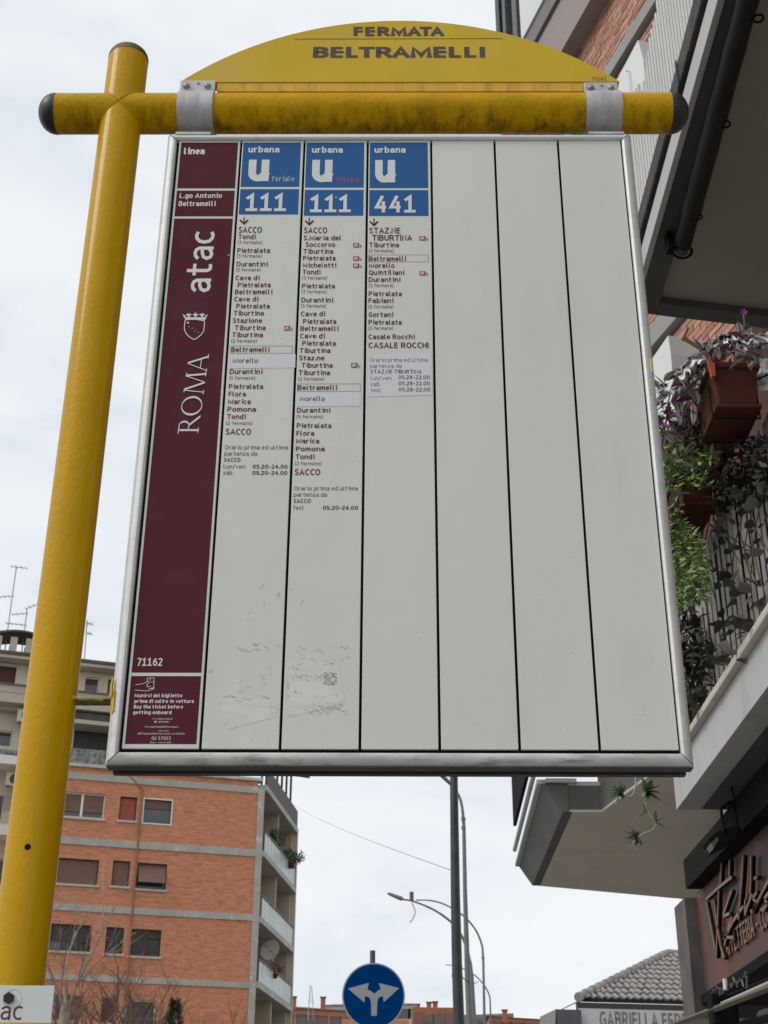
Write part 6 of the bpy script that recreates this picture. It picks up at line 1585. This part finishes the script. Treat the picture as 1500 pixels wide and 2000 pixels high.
def plastic_wrap():
    rnd = random.Random(31); cpts = [(1328, 738), (1350, 712), (1376, 693), (1402, 672), (1430, 660), (1465, 662), (1510, 660)]
    o = atY(1400, 690, 4.98); t = empty('plastic_wrap', o, 0, 'crumpled clear plastic wrap draped over the upper planter', 'plastic sheet')
    mb = MB(); nu, nv = 40, 7; vs = []
    for i in range(nu + 1):
        s_ = i / nu * (len(cpts) - 1); k = min(int(s_), len(cpts) - 2); f = s_ - k
        u = cpts[k][0] + (cpts[k + 1][0] - cpts[k][0]) * f; v = cpts[k][1] + (cpts[k + 1][1] - cpts[k][1]) * f
        wj = rnd.uniform(.6, 1.25); sh = rnd.uniform(-4, 4)
        for j in range(nv + 1):
            w_ = (j / nv - .35) * 36 * wj + sh
            vs.append(atY(u + w_ * .35 + rnd.uniform(-3, 3), v + w_ + rnd.uniform(-3, 3), 4.72 + .16 * math.sin(j * 1.3) * .4 + rnd.uniform(-.05, .05)) - o)
    mb.add(vs, [(i * (nv + 1) + j, (i + 1) * (nv + 1) + j, (i + 1) * (nv + 1) + j + 1, i * (nv + 1) + j + 1) for i in range(nu) for j in range(nv)])
    mb.build('sheet', M['plastic'], t)
    vs = []; mb = MB()
    for i in range(9):
        for j in range(9):
            vs.append(atY(1478 + i * 4 + rnd.uniform(-3, 3), 700 + j * 8 + rnd.uniform(-3, 3), 4.7 + rnd.uniform(-.03, .03)) - o)
    mb.add(vs, [(i * 9 + j, (i + 1) * 9 + j, (i + 1) * 9 + j + 1, i * 9 + j + 1) for i in range(8) for j in range(8)]); mb.build('sheet', M['plastic'], t)
plastic_wrap()
t = empty('clothes_peg', atY(1388, 715, 4.6), 0, 'orange clothes peg clipping the plastic wrap', 'clothes peg'); o = t.location.copy()
pm = mat('orange plastic', (.46, .10, .03), .5, var=.1)
MB().prism([atY(1381, 697, 4.6) - o, atY(1388, 694, 4.6) - o, atY(1394, 733, 4.6) - o, atY(1390, 735, 4.6) - o], (0, .02, 0)).build('peg_arm', pm, t, bevel=.001)
MB().prism([atY(1389, 706, 4.6) - o, atY(1396, 708, 4.6) - o, atY(1398, 733, 4.6) - o, atY(1395, 735, 4.6) - o], (0, .02, 0)).build('peg_arm', pm, t, bevel=.001)

def green_plant():
    rnd = random.Random(14); o = Vector((1.36, 5.7, Zr(3.0))); t = empty('trailing_plant', o, 0, 'green trailing plant spilling over the lower planter beside the board', 'plant')
    PA = [(1300, 835), (1345, 835), (1368, 870), (1395, 885), (1380, 905), (1385, 950), (1365, 950), (1330, 940), (1310, 960), (1295, 900)]
    PB = [(1306, 940), (1330, 945), (1326, 1000), (1345, 1030), (1370, 1060), (1380, 1110), (1385, 1170), (1350, 1180), (1330, 1190), (1320, 1100), (1310, 1010)]
    xf = lambda u, v, r: atX(u, v, r.uniform(1.28, 1.44)) - o
    def ros(c, n, L_, W_, m, name='leaf'):
        src = None
    pa = sample(PA, 30, rnd, xf) + sample(PB, 22, rnd, xf)
    src = [leaf_mesh('leaf', .06, .019, M['succ'], curl=.35), leaf_mesh('leaf', .055, .016, M['succ_b'], curl=.35)]
    used = [False, False]; cnt = 0
    for c in pa:                               # little rosettes
        i = 0 if rnd.random() < .45 else 1; ax = Vector((rnd.gauss(-.4, .5), rnd.gauss(-.9, .4), rnd.gauss(-.1, .5))).normalized(); nl = 5
        for k in range(nl):
            if not used[i]: q = src[i]; q.parent = t; used[i] = True
            else: q = inst(src[i], t, (0, 0, 0), name='leaf')
            a = 2 * math.pi * k / nl + rnd.uniform(-.3, .3); s_ = ax.orthogonal().normalized(); w_ = ax.cross(s_)
            d = (ax * .55 + s_ * math.cos(a) + w_ * math.sin(a)).normalized()
            q.location = c; q.rotation_mode = 'QUATERNION'; q.rotation_quaternion = d.to_track_quat('Y', 'Z'); q.scale = (rnd.uniform(.65, 1.15),) * 3; cnt += 1
    mb = MB(); m2 = MB()
    for c in sample(PA, 800, rnd, xf) + sample(PB, 1700, rnd, xf):
        d = Vector((rnd.gauss(0, 1), rnd.gauss(0, 1), rnd.gauss(0, 1))).normalized(); s_ = d.orthogonal().normalized(); L_ = rnd.uniform(.025, .05)
        (mb if rnd.random() < .5 else m2).add([c, c + d * L_ * .5 + s_ * L_ * .2, c + d * L_, c + d * L_ * .5 - s_ * L_ * .2], [(0, 1, 2, 3)])
    mb.build('foliage', M['succ_c'], t, kind='stuff'); m2.build('foliage', M['succ_b'], t, kind='stuff')
    print('green leaves', cnt)
green_plant()
def ivy():
    rnd = random.Random(15); o = Vector((1.47, 5.5, Zr(2.04))); t = empty('ivy', o, 0, 'dusty dark ivy leaves climbing over the taupe slats', 'climbing plant')
    src = [leaf_mesh('leaf', .085, .075, M['ivy'], curl=.1, pointed=.7), leaf_mesh('leaf', .085, .075, M['ivy_b'], curl=.1, pointed=.7), leaf_mesh('leaf', .07, .06, M['ivy'], curl=-.2, pointed=.7)]
    src = [src[0], src[2], src[1]]
    xf = lambda u, v, r: atX(u, v, r.uniform(1.44, 1.535)) - o
    P1 = [(1320, 1180), (1345, 1170), (1365, 1230), (1385, 1250), (1385, 1300), (1375, 1370), (1355, 1440), (1345, 1420), (1330, 1280)]
    P2 = [(1385, 1010), (1500, 950), (1500, 1180), (1480, 1240), (1430, 1240), (1400, 1200), (1385, 1090)]
    P3 = [(1375, 1180), (1440, 1230), (1445, 1300), (1400, 1320), (1380, 1280)]
    P4 = [(1385, 870), (1500, 850), (1500, 960), (1400, 1000), (1385, 960)]
    pts = sample(P1, 75, rnd, xf) + sample(P2, 80, rnd, xf) + sample(P3, 20, rnd, xf) + sample(P4, 55, rnd, xf); rnd.shuffle(pts)
    scatter(t, src, pts, rnd, .35, .85)
    mb = MB()
    for c in sample(P4, 420, rnd, xf) + sample(P1, 380, rnd, xf):
        d = Vector((rnd.gauss(0, 1), rnd.gauss(0, 1), rnd.gauss(-.4, 1))).normalized(); s_ = d.orthogonal().normalized(); L_ = rnd.uniform(.03, .07)
        mb.add([c, c + d * L_ * .5 + s_ * L_ * .3, c + d * L_, c + d * L_ * .5 - s_ * L_ * .3], [(0, 1, 2, 3)])
    mb.build('foliage', mat('dry dark foliage', (.03, .027, .018), .9, var=.5, scale=20), t, kind='stuff')
    mb = MB()
    for k in range(9):
        a = atX(rnd.uniform(1380, 1495), rnd.uniform(900, 1000), 1.53) - o; b = a + Vector((-.02, rnd.uniform(-.5, .5), -rnd.uniform(.3, .8)))
        mb.tube(smooth_path([a, a.lerp(b, .5) + Vector((-.03, .06, 0)), b], 3), .003, 5)
    mb.build('stems', M['stem'], t)
ivy()
def hanging_succulent():
    Y = 6.1; o = atY(1243, 1500, Y); t = empty('hanging_succulent', o, 0, 'grey green succulent rosettes dangling on a thin stem below the board', 'plant')
    g = lambda u, v, dy=0: atY(u, v, Y + dy) - o; s_ = pxsize(o)
    top = g(1243, 1500) + Vector((.03, 0, .9))
    MB().tube(smooth_path([top, g(1241, 1490), g(1240, 1540), g(1236, 1553), g(1226, 1557)], 4), .0045, 6).tube(smooth_path([g(1240, 1548), g(1258, 1560), g(1268, 1590), g(1280, 1605), g(1276, 1620), g(1258, 1628), g(1246, 1636)], 4), .004, 6).build('stem', M['succ'], t)
    rnd = random.Random(3); src = leaf_mesh('leaf', 30 * s_, 11 * s_, mat('dusty green rosette leaf', (.15, .19, .12), .6, var=.2, scale=20), curl=.12, fold=.35); first = True
    for (u, v, ax, n, sc_) in ((1214, 1550, (-.7, -.5, .1), 15, .9), (1262, 1548, (.5, -.6, .0), 16, 1.05), (1244, 1636, (-.8, -.5, -.35), 15, .85), (1280, 1607, (.6, -.4, .2), 4, .75), (1262, 1588, (-.5, -.4, .3), 3, .6)):
        ax = Vector(ax).normalized(); a1 = ax.orthogonal().normalized(); a2 = ax.cross(a1)
        for k in range(n):
            q = src if first else inst(src, t, (0, 0, 0), name='leaf')
            if first: src.parent = t; first = False
            a = 2.4 * k; sp = .35 + .75 * k / n; d = (ax * (1.1 - sp * .8) + (a1 * math.cos(a) + a2 * math.sin(a)) * sp).normalized()
            q.location = g(u, v); q.rotation_mode = 'QUATERNION'; q.rotation_quaternion = d.to_track_quat('Y', 'Z'); q.scale = (sc_ * rnd.uniform(.75, 1.1),) * 3
hanging_succulent()
